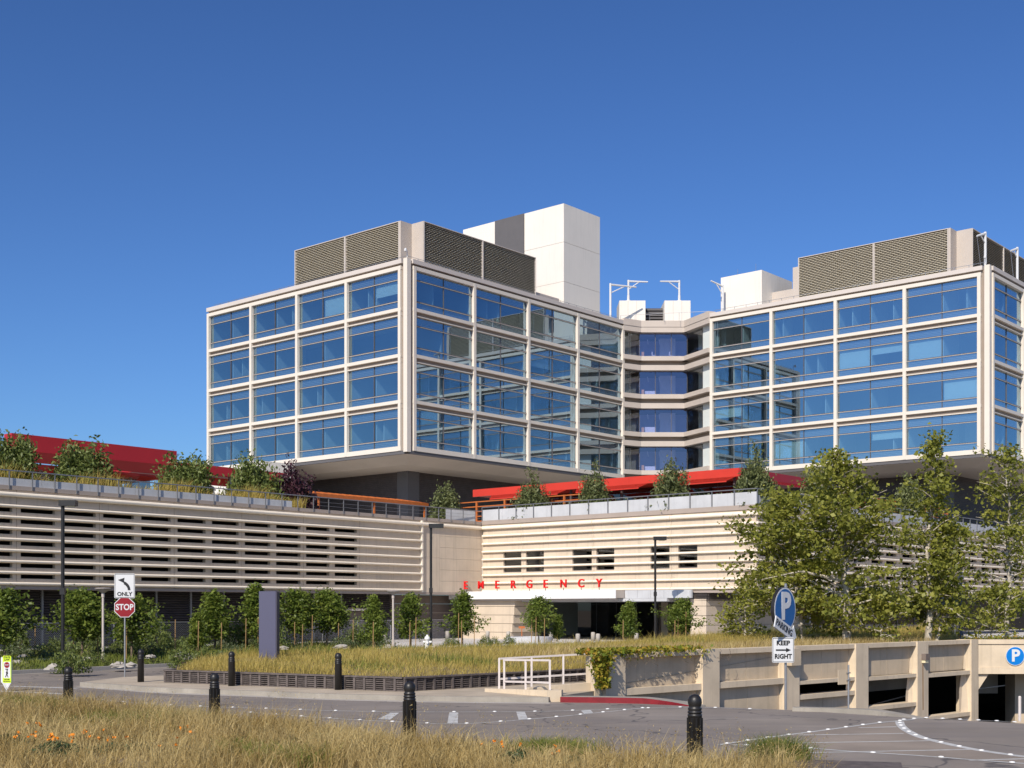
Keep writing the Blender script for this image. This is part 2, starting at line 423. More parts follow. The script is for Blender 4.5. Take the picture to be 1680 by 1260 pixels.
# ================================================================== THE SETTING
RW0 = Vector((3.03, 39.7)); RWD = Vector((math.sin(R(45)), math.cos(R(45)))); RWN = Vector((RWD.y, -RWD.x))   # ramp wall line, direction, outward normal
def RW(q, o=0.0): p = RW0 + RWD * q + RWN * o; return (p.x, p.y)
crest = [(1.45, 36.75), (3.4, 36.1), G(1135, 1158.5)[:2], G(1300, 1165)[:2], G(1500, 1178)[:2], G(1680, 1187)[:2], (19.5, 27.0), (34.0, 21.0)]
hole = crest + [(34.0, 57.95), (20.9, 57.95), RW(-.3, -.15)]
big = [(-3000, -400), (3000, -400), (3000, 5000), (-3000, 5000)]
kind(MB().sheet(big, -.03, hole).build('ground', MT['soil']), 'structure')
road_poly = [(-120, -60), (70, -60), (70, 21.2), (34, 21), (19.5, 27), *[p for p in crest[:6]][::-1], RW(-.3, .05), (-2, 46), (-2, 60), (-6, 74), (-70, 74)]
road_poly = [(-120, -60), (70, -60), (70, 20.8)] + [(34.0, 21.0), (19.5, 27.0)] + crest[:6][::-1] + [(2.6, 39.6), (3.0, 48), (-6, 76), (-120, 76)]
road = kind(MB().sheet(road_poly, 0.0).build('road', MT['asphalt']), 'structure')
# the ramp down to the car park
ra = [(p[0], p[1], -0.1 - 3.2 * min(1, max(0, (Vector(p) - RW0).dot(RWD) / 26))) for p in crest]
qq = [0, 4, 8, 12, 17, 21, 25]
rb = [(*RW(q, .02), -0.1 - 3.2 * min(1, max(0, q / 26))) for q in qq] + [(34.0, 57.9, -3.3)]
kind(MB().loft(ra, rb, 24, 6).build('ramp_road', MT['asphalt']), 'structure')
mb = MB()
for i in range(len(crest) - 1):
    a, b = crest[i], crest[i+1]
    mb.add([(a[0], a[1], -.002), (b[0], b[1], -.002), (b[0], b[1], -3.6), (a[0], a[1], -3.6)], [(0, 1, 2, 3)])
a, b = crest[-1], (34.0, 57.95)
mb.add([(a[0], a[1], -.002), (b[0], b[1], -.002), (b[0], b[1], -3.6), (a[0], a[1], -3.6)], [(0, 1, 2, 3), (3, 2, 1, 0)])
kind(mb.build('ramp_side_wall', MT['concrete']), 'structure')

# sidewalk island with its kerb
kpx = [(131, 1126), (200, 1131), (270, 1136), (420, 1141.5), (540, 1146.5), (662, 1149.5), (780, 1151.5), (900, 1152.5)]
kp = [G(x, y)[:2] for x, y in kpx]
isl = kp + [(1.15, 36.75), (2.7, 39.75), (4.6, 47.2), (-1.5, 46), (-11.2, 50.5), G(204, 1112, .1)[:2]]
isl_in = [(x, y + .12) for x, y in kp] + isl[len(kp):]
kind(MB().prism(isl_in, -.02, .138).build('sidewalk', MT['sandcrete']), 'structure')
def strip(pts, w, z0, z1):
    """kerb or band of width w to the left of a ground polyline"""
    P = [Vector(p[:2]) for p in pts]; off = []
    for i, p in enumerate(P):
        d = (P[min(i+1, len(P)-1)] - P[max(i-1, 0)]).normalized(); off.append(p + Vector((-d.y, d.x)) * w)
    mb = MB(); n = len(P)
    z1 = z1 if isinstance(z1, (list, tuple)) else [z1] * n
    vs = [(p.x, p.y, z0) for p in P] + [(p.x, p.y, z1[i]) for i, p in enumerate(P)] + [(p.x, p.y, z1[i]) for i, p in enumerate(off)] + [(p.x, p.y, z0) for p in off]
    fs = []
    for i in range(n - 1):
        fs += [(i, i+1, n+i+1, n+i), (n+i, n+i+1, 2*n+i+1, 2*n+i), (2*n+i, 2*n+i+1, 3*n+i+1, 3*n+i)]
    fs += [(0, n, 2*n, 3*n), (n-1, 4*n-1, 3*n-1, 2*n-1)]
    return mb.add(vs, fs)
def dens(pts, k=6):
    P = [Vector(p[:2]) for p in pts]; o = []
    for i in range(len(P) - 1):
        p0 = P[max(i-1, 0)]; p1 = P[i]; p2 = P[i+1]; p3 = P[min(i+2, len(P)-1)]
        for j in range(k):
            t = j / k
            o.append(tuple(.5 * ((2*p1) + (p2-p0)*t + (2*p0-5*p1+4*p2-p3)*t*t + (3*p1-p0-3*p2+p3)*t**3)))
    o.append(tuple(P[-1])); return o
kind(strip(dens(kp), .16, -.01, .145).build('kerb', MT['kerb']), 'structure')
gut = [(x + .02, y - .42) for x, y in kp]
kind(strip(dens(gut), .38, -.02, .005).build('gutter', MT['concrete']), 'structure')
# far kerb of the side road, planting bed and forecourt behind it
fk = [(-40, 23.8), (-34, 32.6), (-27, 42.8), (-20.8, 51.9), (-15.4, 59.8), (-10, 67.7), (-7.8, 71)]
kind(strip(fk, .22, -.02, .15).build('far_kerb', MT['concrete']), 'structure')
kind(strip([(x + .45, y - .3) for x, y in fk], .40, -.02, .006).build('far_gutter', MT['kerb']), 'structure')
bedA = [(x - .2, y + .12, .13) for x, y in fk]
bedB = [(*ST(s, 63.2), .40) for s in (6, 18, 27, 36, 46, 56, 60)]
def bump2(u, f): return .10 * math.sin(f * math.pi) * (1 + .5 * math.sin(u * 23) * math.cos(f * 9))
bed = kind(MB().loft(bedA, bedB, 60, 24, bump2).build('planting_bed', MT['bedsoil']), 'structure')
plb = [(-12.6, 57.5), (-8, 66), (0, 72), (8, 76), (25, 82), (45, 92)]
fc = [ST(6, 63.2), ST(18, 63.2), ST(36, 63.2), ST(60, 63.2), (-7.6, 71), (-8, 67), (0, 72.5), (8, 76.5), (25, 82), (50, 92), (110, 120), (110, 190), (-10, 190), ST(74, 75), ST(6, 75)]
kind(MB().sheet(fc, .42).build('forecourt', MT['forecourt']), 'structure')
# paths crossing the bed
for i, (a, b, w) in enumerate([(ST(16, 59.5), ST(57, 60.5), 1.5), ((-31, 46.5), (-20.5, 60.5), .5)]):
    z = .435 if i == 0 else .36
    kind(MB().bar(a, b, w, .1, z + .03).build('path', MT['concrete']), 'structure')

# planter mound of grass behind its dark crib wall
A_ = (-11.95, 44.05); B_ = (-3.32, 39.1); C_ = (2.56, 44.8); D_ = (24.0, 66.0)
PF = [(-11.75, 44.4, .48), (-3.3, 39.45, .50), (2.3, 44.95, .50), (12, 54.6, .8), (23.7, 66.2, 1.0)]
PB = [(-12.2, 57.3, .50), (-7.9, 65.8, .52), (0.3, 71.8, .58), (9, 76, .72), (25, 82, .75)]
def mrise(u, f): return .16 * math.sin(f * math.pi) + .05 * math.sin(u * 31) * math.sin(f * 14) + .42 * max(0, min(1, (u - .45) / .25)) * math.sin(min(1, f * 1.2) * math.pi) 
mound = kind(MB().loft(PF, PB, 60, 24, mrise).build('planter_mound', MT['soil']), 'structure')
# terrace strip between ramp wall and planter
kind(MB().loft([(*RW(-.2, -.3), .2), (*RW(12, -.3), 1.1), (*RW(36, -.3), 1.15)], [(2.5, 44.7, .2), (11.5, 53.9, 1.0), (27, 69, 1.1)], 24, 4).build('terrace', MT['soil']), 'structure')
kind(MB().loft([(*RW(20, -.3), 1.15), (*RW(60, -.3), 1.15)], [(24, 80, .8), (60, 110, .6)], 12, 8).build('terrace_lawn', MT['bedsoil']), 'structure')

kind(MB().sheet([(20.8, 57.98), (62, 57.98), (62, 99)], 1.17).build('portal_top', MT['bedsoil']), 'structure')

# foreground verge
VE = [(-24, 40), (-16, 36.2), (-13.3, 34.2), (-10.9, 32.2), (-6.5, 28.9), (-1.75, 23.6), (2.85, 19.95), (3.85, 18.9), (3.95, 16.0)]
VB = [(-30, 12), (-22, 9), (-16, 8), (-10, 7), (-4, 7), (0, 7), (2.6, 7), (3.4, 8), (3.9, 9)]
def vz(u, f): return .27 * min(1, f * 11) + .04 * math.sin(u * 40) * math.sin(f * 17)
verge = kind(MB().loft([(x, y, .02) for x, y in VE], [(x, y, .1) for x, y in VB], 60, 30, vz).build('verge', MT['soil']), 'structure')

# ------------------------------------------------------------------ road markings
def line(px, w, name='road_line', z=.004, k=8):
    P = dens([G(x, y)[:2] for x, y in px], k)
    L = []; Rr = []
    for i, p in enumerate(P):
        d = (Vector(P[min(i+1, len(P)-1)]) - Vector(P[max(i-1, 0)])).normalized(); n = Vector((-d.y, d.x)) * w / 2
        L.append(Vector(p) + n); Rr.append(Vector(p) - n)
    mb = MB(); n = len(P)
    mb.add([(p.x, p.y, z) for p in Rr] + [(p.x, p.y, z) for p in L], [(i, i+1, n+i+1, n+i) for i in range(n-1)])
    return kind(mb.build(name, MT['paint']), 'structure'), P
dotme = MB().lathe([(.055, 0), (.05, .014), (.025, .022), (.002, .024)], n=10).mesh('road_dot', MT['dot'], True)
def dots(par, P, step, off=0.0):
    acc = off; last = Vector(P[0])
    for i in range(len(P) - 1):
        a, b = Vector(P[i]), Vector(P[i+1]); L = (b - a).length
        while acc < L:
            p = a.lerp(b, acc / L); put('raised_dot', dotme, par, (p.x, p.y, .004)); acc += step
        acc -= L
def marked(px, w, step, off=.3):
    o, P = line(px, w); dots(o, P, step, off); return o
marked([(160, 1148), (250, 1155), (330, 1159), (450, 1163), (560, 1166.5), (670, 1168), (800, 1168), (900, 1167), (1000, 1163.5), (1060, 1161.5)], .07, 1.05)
marked([(400, 1168), (520, 1177), (640, 1184), (730, 1187.5), (790, 1186), (850, 1181.5), (920, 1175.5), (1000, 1167.5), (1060, 1162), (1140, 1160.5), (1250, 1164)], .07, .95)
for q in ([(640, 1169.5), (655, 1169.5), (640, 1181), (620, 1180)], [(737, 1169), (752, 1169), (751, 1187), (734, 1187)], [(847, 1168), (861, 1168), (866, 1179.5), (851, 1181)], [(953, 1166), (969, 1165), (973, 1169.5), (958, 1171)]):
    kind(MB().sheet([G(x, y)[:2] for x, y in q], .004).build('road_chevron', MT['paint']), 'structure')
marked([(1180, 1222), (1260, 1210), (1330, 1201), (1400, 1191.5), (1440, 1186), (1472, 1183), (1500, 1180.6)], .10, .8)
marked([(1200, 1222), (1290, 1225), (1400, 1233), (1510, 1240), (1600, 1247), (1700, 1254), (1800, 1260)], .11, 1.25)
o, P = line([(1476, 1184), (1478, 1190), (1487, 1198), (1507, 1208), (1535, 1216), (1590, 1228), (1640, 1236), (1700, 1244), (1800, 1256)], .20); dots(o, P, .75, .3)
for q in ([(1409, 1194), (1471, 1192.5)], [(1310, 1206), (1482, 1203.5)], [(1240, 1220), (1523, 1215.5)], [(1330, 1235), (1600, 1229.5)], [(1590, 1247.5), (1720, 1244)]):
    line(q, .10, z=.0035, k=2)
o, P = line([(1475, 1181.5), (1520, 1178), (1560, 1180), (1640, 1183.5), (1700, 1187.5)], .05); dots(o, P, .42, .2)
kind(MB().sheet([G(x, y)[:2] for x, y in [(1255, 1211), (1420, 1190), (1476, 1184), (1480, 1196), (1508, 1209), (1590, 1229), (1700, 1244), (1700, 1253), (1500, 1239), (1290, 1224)]], .002).build('hatched_pavement', MT['asphalt_old']), 'structure')
line([(-40, 1124), (20, 1126), (70, 1127.5), (125, 1129.5)], .30, 'crosswalk_line')
line([(-40, 1133), (30, 1135), (110, 1139)], .30, 'crosswalk_line')
# low concrete kerbs along the crest of the ramp
kind(strip(dens([G(1300, 1167)[:2], G(1380, 1169)[:2], G(1440, 1172)[:2], G(1500, 1178.5)[:2]], 5), .35, -.3, [.10 - .10 * max(0, (i - 9) / 6) for i in range(16)]).build('crest_kerb', MT['kerb']), 'structure')
rk = dens([G(919, 1152.5)[:2], G(1000, 1153.5)[:2], G(1080, 1155.5)[:2], G(1135, 1159)[:2]], 6)
n_ = len(rk)
rko = kind(strip(rk, .03, -.01, [.155 * min(1, (n_ - 1 - i) / 8) + .004 for i in range(n_)]).build('red_kerb', MT['red_paint']), 'structure')
kind(strip([(x + .01, y + .03) for x, y in rk], .6, -.2, [.152 * min(1, (n_ - 1 - i) / 8) + .002 for i in range(n_)]).build('kerb_top', MT['kerb']), 'structure')

# ================================================================== PODIUM (two storey base of the hospital)
TZ = [9.0, 8.37, 7.75, 7.14, 6.53, 5.92, 5.31, 4.70, 4.09]
pod = thing('podium', 'two storey beige podium wall with horizontal tube rails and slots below the tower', 'building', (0, 0, 0), BR)
ZB, ZT = 3.95, 9.25
# --- left wing, wall plane t = 67
P0, PER = 15.32, 5.12
mb = MB()
rowz = []
for i in range(1, 8):                # one slot row under each of the rails 2..8
    rowz.append((TZ[i] - .33, TZ[i] - .10))
zc = ZT
bands = []
for a, b in rowz: bands.append((b, zc)); zc = a
bands.append((ZB, zc))
for z0, z1 in bands: mb.box(.012, PER - .012, 0, .3, z0, z1)
for a, b in rowz:
    for x0, x1 in ((.012, .24), (2.32, 2.80), (4.88, PER - .012)): mb.box(x0, x1, .002, .3, a, b)
slot_panel = mb.mesh('wall_panel', MT['beige'])
for k in range(9): put('wall_panel', slot_panel, pod, (P0 + PER * k, 67, 0))
MB().box(61.412, 67.55, 67, 67.3, ZB, ZT).build('wall_panel', MT['beige'], pod)
for z0, z1 in ((3.95, 6.55), (6.56, 9.25)):
    MB().box(67.60, 69.50, 66.98, 67.3, z0, z1).build('wall_panel', MT['beige'], pod)
zz = [3.95, 4.8, 5.65, 6.5, 7.35, 8.2, 9.25]
for i in range(6): MB().box(69.515, 74.29, 66.985, 67.3, zz[i], zz[i+1] - .012).build('wall_panel', MT['beige'], pod)
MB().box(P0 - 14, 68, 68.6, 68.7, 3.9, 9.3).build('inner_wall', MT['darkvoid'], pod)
MB().box(P0 - 14, P0 - .01, 67, 67.3, ZB, ZT).build('wall_panel', MT['beige'], pod)
def rail_section(h, pr):
    return [(0, -h/2), (pr*.65, -h/2), (pr*.92, -h*.32), (pr, 0), (pr*.92, h*.3), (pr*.6, h*.5), (0, h*.5)]
def rail_u(x0, x1, t, z, h, pr, name='rail'):
    sec = rail_section(h, pr); n = len(sec)
    vs = [(x0, t - o, z + q) for o, q in sec] + [(x1, t - o, z + q) for o, q in sec]
    return MB().add(vs, [(i, i+1, n+i+1, n+i) for i in range(n-1)] + [tuple(range(n))[::-1], tuple(range(n, 2*n))]).build(name, MT['tubem'], pod)
def rail_v(s, y0, y1, z, h, pr, name='rail'):
    sec = rail_section(h, pr); n = len(sec)
    vs = [(s - o, y0, z + q) for o, q in sec] + [(s - o, y1, z + q) for o, q in sec]
    return MB().add(vs, [(n+i, n+i+1, i+1, i) for i in range(n-1)] + [tuple(range(n)), tuple(range(n, 2*n))[::-1]]).build(name, MT['tubem'], pod)
for i, z in enumerate(TZ):
    rail_u(P0 - 14, 67.5 if i else 74.1, 66.99, z, .24 if i == 0 else .15, .26 if i == 0 else .22)
MB().box(67.46, 67.60, 66.82, 67.3, ZB, ZT).build('end_trim', MT['tubem'], pod)
MB().box(P0 - 14, 74.1, 66.93, 67.3, 9.26, 9.50).build('fascia', MT['fascia'], pod)
MB().box(P0 - 14, 74.1, 66.97, 68.9, 3.78, 3.94).build('soffit', MT['fascia'], pod)
# ground storey of the left wing: dark louvres between posts
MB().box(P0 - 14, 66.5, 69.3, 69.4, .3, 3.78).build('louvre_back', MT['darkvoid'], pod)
lz = [.6 + .155 * i for i in range(21)]
lm = MB()
for z in lz: lm.add([(0, 0, z), (5.02, 0, z), (5.02, .09, z + .09), (0, .09, z + .09), (0, 0, z - .02), (5.02, 0, z - .02)], [(0, 1, 2, 3), (4, 5, 1, 0)])
lmesh = lm.mesh('louvre', MT['darklouv'])
pmesh = MB().box(-.06, .06, -.04, .12, .3, 3.78).mesh('post', MT['steel'])
for k in range(11):
    s0 = P0 - 5 + PER * k
    if s0 + PER < 67.5:
        put('louvre', lmesh, pod, (s0 + .05, 69.1, 0)); put('post', pmesh, pod, (s0, 69.08, 0)); put('post', pmesh, pod, (s0 + 2.56, 69.08, 0))
zz = [.3, 1.0, 1.7, 2.4, 3.1, 3.78]
for i in range(5): MB().box(66.5, 76.2, 69.2, 69.5, zz[i], zz[i+1] - .02).build('wall_panel', MT['brownwall'], pod)
MB().box(68.9, 69.0, 69.1, 69.2, .4, 3.7).build('downpipe', MT['lampgrey'], pod)
MB().box(62.2, 63.6, 69.0, 69.25, .4, 2.5).build('door', MT['brownwall'], pod)
MB().box(62.0, 63.8, 68.5, 69.2, 2.55, 2.72).build('door_canopy', MT['tubem'], pod)
# --- emergency front, wall plane s = 74.3
WIN = [(62.97, 64.78), (60.75, 62.52), (56.25, 58.05), (54.23, 55.85), (49.5, 51.1), (47.24, 48.8)]
WZ0, WZ1 = 5.50, 7.06
JT = [66.98, 62.8, 56.06, 49.32, 42.7]
for a, b in zip(JT[:-1], JT[1:]):
    ws = sorted([(max(b, w0), min(a, w1)) for w0, w1 in WIN if w1 > b and w0 < a])
    y0, y1 = b + .012, a - .012
    cuts = [y0] + [c for w in ws for c in w] + [y1]
    rows = [ZB] + [z - .006 for z in TZ[1:-1][::-1]] + [ZT]
    for zi in range(len(rows) - 1):     # one slightly tilted course between two rails
        r0, r1 = rows[zi], rows[zi+1]
        mb = MB()
        segs = [(y0, y1)] if r1 <= WZ0 + .05 or r0 >= WZ1 else [(cuts[i], cuts[i+1]) for i in range(0, len(cuts), 2)]
        if r0 < WZ0 < r1: segs = [(y0, y1, r0, WZ0)] + [(p, q, WZ0, r1) for p, q in segs if len(ws)]
        elif r0 < WZ1 < r1 and ws: segs = [(y0, y1, WZ1, r1)] + [(p, q, r0, WZ1) for p, q in segs]
        else: segs = [(p, q, r0, r1) for p, q in segs]
        for p, q, z0, z1 in segs:
            if q - p > .01: mb.box(74.3, 74.6, p, q, z0, z1)
        mb.build('wall_panel', MT['beige'], pod)
for i, z in enumerate(TZ):
    for a, b in zip(JT[:-1], JT[1:]):
        rail_v(74.295, b + .02, a - (.0 if a < 66.9 else .12) - .02, z, .26 if i == 0 else .16, .28 if i == 0 else .22)
for w0, w1 in WIN:
    wf = MB().box(74.44, 74.5, w0, w0 + .06, WZ0, WZ1).box(74.44, 74.5, w1 - .06, w1, WZ0, WZ1).box(74.44, 74.5, w0 + .06, w1 - .06, WZ0, WZ0 + .06).box(74.44, 74.5, w0 + .06, w1 - .06, WZ1 - .06, WZ1).build('window', MT['mullion'], pod)
    MB().box(74.46, 74.48, w0 + .06, w1 - .06, WZ0 + .06, WZ1 - .06).build('pane', MT['slotglass'], wf)
    MB().box(74.9, 75.0, w0 - .1, w0 + (w1 - w0) * .35, WZ0, WZ1).build('curtain', MT['inner'], wf)
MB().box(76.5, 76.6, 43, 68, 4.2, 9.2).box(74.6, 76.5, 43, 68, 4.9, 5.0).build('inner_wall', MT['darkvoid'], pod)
MB().box(74.22, 74.6, 42.62, 67.0, 9.26, 9.58).build('fascia', MT['fascia'], pod)
MB().box(74.0, 84, 47.5, 69.1, 3.80, 3.94).build('soffit', MT['fascia'], pod)
# --- right wing, wall plane t = 42.7, going away to the right
for k in range(14):
    s0 = 74.3 + 5.6 * k
    put('wall_panel', None, pod) if False else None
    mb = MB()
    for z0, z1 in bands: mb.box(s0 + .012, s0 + 5.588, 42.7, 43.0, z0, z1)
    for a, b in rowz:
        for x0, x1 in ((.012, .5), (2.5, 3.1), (5.0, 5.588)): mb.box(s0 + x0, s0 + x1, 42.702, 43.0, a, b)
    mb.build('wall_panel', MT['beige'], pod)
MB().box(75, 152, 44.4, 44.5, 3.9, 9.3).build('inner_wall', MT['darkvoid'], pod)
for i, z in enumerate(TZ): rail_u(74.2, 152, 42.69, z, .24 if i == 0 else .15, .26 if i == 0 else .22)
MB().box(74.22, 152, 42.62, 43.0, 9.26, 9.50).build('fascia', MT['fascia'], pod)
MB().box(74.0, 152, 42.72, 47.5, 3.78, 3.94).build('soffit', MT['fascia'], pod)
# ground storey under the overhangs: two banded piers, dark glazing, louvre strip
zz = [.3, .95, 1.6, 2.25, 2.9, 3.40]
for i in range(5):
    fl = (0, .06, .15, .28, .42)[4 - i] * .9
    MB().box(72.75, 76.2, 62.3 + fl, 67.6, zz[i], zz[i+1] - .03).build('pier_block', MT['beige'], pod)
    MB().box(74.0, 87.0, 46.35, 47.6, zz[i], zz[i+1] - .03).build('pier_block', MT['beige'], pod)
MB().box(72.9, 76.2, 62.9, 67.5, .3, 3.4).build('pier_core', MT['recess'], pod)
MB().box(74.2, 86.8, 46.5, 47.5, .3, 3.7).build('pier_core', MT['recess'], pod)
lm = MB()
for i in range(6): lm.box(74.0, 74.1, 46.3, 47.3, 3.26 + .1 * i, 3.30 + .1 * i).box(74.1, 90, 46.2, 46.3, 3.26 + .1 * i, 3.30 + .1 * i)
lm.build('louvre', MT['darklouv'], pod)
for k in range(8):
    t0 = 49.0 + 2.0 * k
    gp = MB().box(83.9, 84.0, t0, t0 + .08, .42, 3.78).build('glazing_post', MT['mullion'], pod)
    MB().box(83.94, 83.96, t0 + .08, t0 + 2.0, .42, 3.78).build('pane', MT['darkglass'], gp)
MB().box(88, 88.2, 46, 76, .42, 3.8).build('inner_wall', MT['slab'], pod)
MB().box(82.6, 83.2, 55.2, 55.8, .42, 3.78).build('column', MT['beige'], pod)
for k in range(9):
    s0 = 87 + 3.6 * k
    gp = MB().box(s0, s0 + .1, 46.6, 46.7, .42, 3.78).build('glazing_post', MT['mullion'], pod)
    MB().box(s0 + .1, s0 + 3.6, 46.64, 46.66, .42, 3.78).build('pane', MT['darkglass'], gp)
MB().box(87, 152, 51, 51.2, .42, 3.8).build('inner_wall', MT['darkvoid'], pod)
# roof deck of the podium
MB().prism([(P0 - 14, 67.3), (74.6, 67.3), (74.6, 43.0), (119, 43.0), (119, 125), (P0 - 14, 125)], 9.2, 9.5).build('roof_deck', MT['slab'], pod)
# parapets: concrete panels, then rails and posts
for k in range(16):
    s0 = P0 - 5 + 3.0 * k
    if s0 + 3 < 57.2: MB().box(s0 + .01, s0 + 2.99, 67.02, 67.2, 9.505, 9.92).build('parapet_panel', MT['parapet'], pod)
MB().prism([(70.5, 67.3), (73.6, 67.1), (73.6, 67.5)], 9.5, 10.3).build('parapet_wedge', MT['parapet'], pod)
for k in range(14):
    t1 = 67.0 - 1.74 * k
    MB().box(74.26, 74.45, t1 - 1.73, t1 - .01, 9.585, 10.42).build('parapet_panel', MT['parapet'], pod)
for k in range(18):
    s0 = 74.5 + 2.5 * k
    MB().box(s0 + .01, s0 + 2.49, 42.66, 42.85, 9.505, 10.2).build('parapet_panel', MT['parapet'], pod)
rl = MB().tube([(P0 - 14, 66.9, 10.32), (74.0, 66.9, 10.32)], .035, 6)
s = P0 - 14
while s < 74:
    rl.box(s - .025, s + .025, 66.88, 66.93, 9.3, 10.32); s += 1.36
rl.build('roof_railing', MT['steel'], pod)
for zq in (9.75, 10.0):
    MB().tube([(57.5, 66.9, zq), (74, 66.9, zq)], .012, 4).build('railing_wire', MT['steel'], pod)
rl = MB().tube([(74.2, 66.9, 10.62), (74.2, 42.6, 10.62), ], .035, 6); t = 66.9
while t > 42.6:
    rl.box(74.17, 74.22, t - .025, t + .025, 9.6, 10.62); t -= 1.74
rl.build('roof_railing', MT['steel'], pod)
rl = MB().tube([(74.2, 42.6, 10.62), (119, 42.6, 10.62)], .035, 6); s = 74.3
while s < 119:
    rl.box(s - .025, s + .025, 42.58, 42.63, 9.4, 10.62); s += 1.6
rl.build('roof_railing', MT['steel'], pod)

# --- entrance canopy and its lettering
can = thing('entrance_canopy', 'flat white entrance canopy with rounded right end below the red lettering', 'canopy', (0, 0, 0), BR)
cy0, cy1 = 52.6, 68.6
edges = [68.6, 66.2, 63.0, 59.9, 56.8, 54.4, 52.6]
for a, b in zip(edges[:-1], edges[1:]): MB().box(72.2, 72.28, b + .008, a - .008, 3.44, 4.02).build('fascia_panel', MT['canopywhite'], can)
ss = [52.58, 51.5, 50.4, 49.3, 48.2, 47.5]
for a, b in zip(ss[:-1], ss[1:]): MB().box(73.3, 73.38, b + .008, a - .008, 3.44, 4.0).build('fascia_panel', MT['parapet'], can)
MB().box(73.4, 74.0, 47.5, 52.58, 3.46, 3.98).build('canopy_slab', MT['corepanel'], can)
MB().tube([(73.6, 47.5, 3.44), (73.6, 47.5, 4.0)], .3, 14).build('rounded_end', MT['parapet'], can)
MB().box(72.28, 74.0, 52.62, 68.55, 3.46, 4.0).build('canopy_slab', MT['corepanel'], can)
MB().box(72.45, 72.74, 52.8, 68.4, 3.30, 3.44).build('canopy_soffit', MT['corepanel'], can)
MB().box(73.2, 83.8, 49, 62.0, 3.22, 3.43).build('pale_ceiling', MT['parapet'], can)  # plain pale slab below the canopy, same material as the parapets
lw = 'EMERGENCY'; lx = [764, 789, 815.6, 842, 868.5, 895, 924.5, 953.5, 983]
for ch, x in zip(lw, lx):
    r_ = (x - CX) / F; d = 72.24 / (U.x * r_ + U.y); t = d * (U.y * 0 + (V.x * r_ + V.y))
    me = text(ch, .84, .12, MT['letter'], .004 if ch in 'MN' else .012, sx=1.0)
    p = ST(72.24, t)
    o = put('letter', me, None, (p[0], p[1], 4.49), BR - R(90))
    nth = {764: 'first letter E', 815.6: 'second letter E, after the M', 895: 'third letter E, before the N'}.get(x, 'letter ' + ch)
    tag(o, 'red standing sign %s above the white entrance canopy' % nth, 'letter', 'red letters over the entrance')
    MB().box(-.02, .02, -.03, .03, -.48, -.27).build('stand', MT['galv'], o)

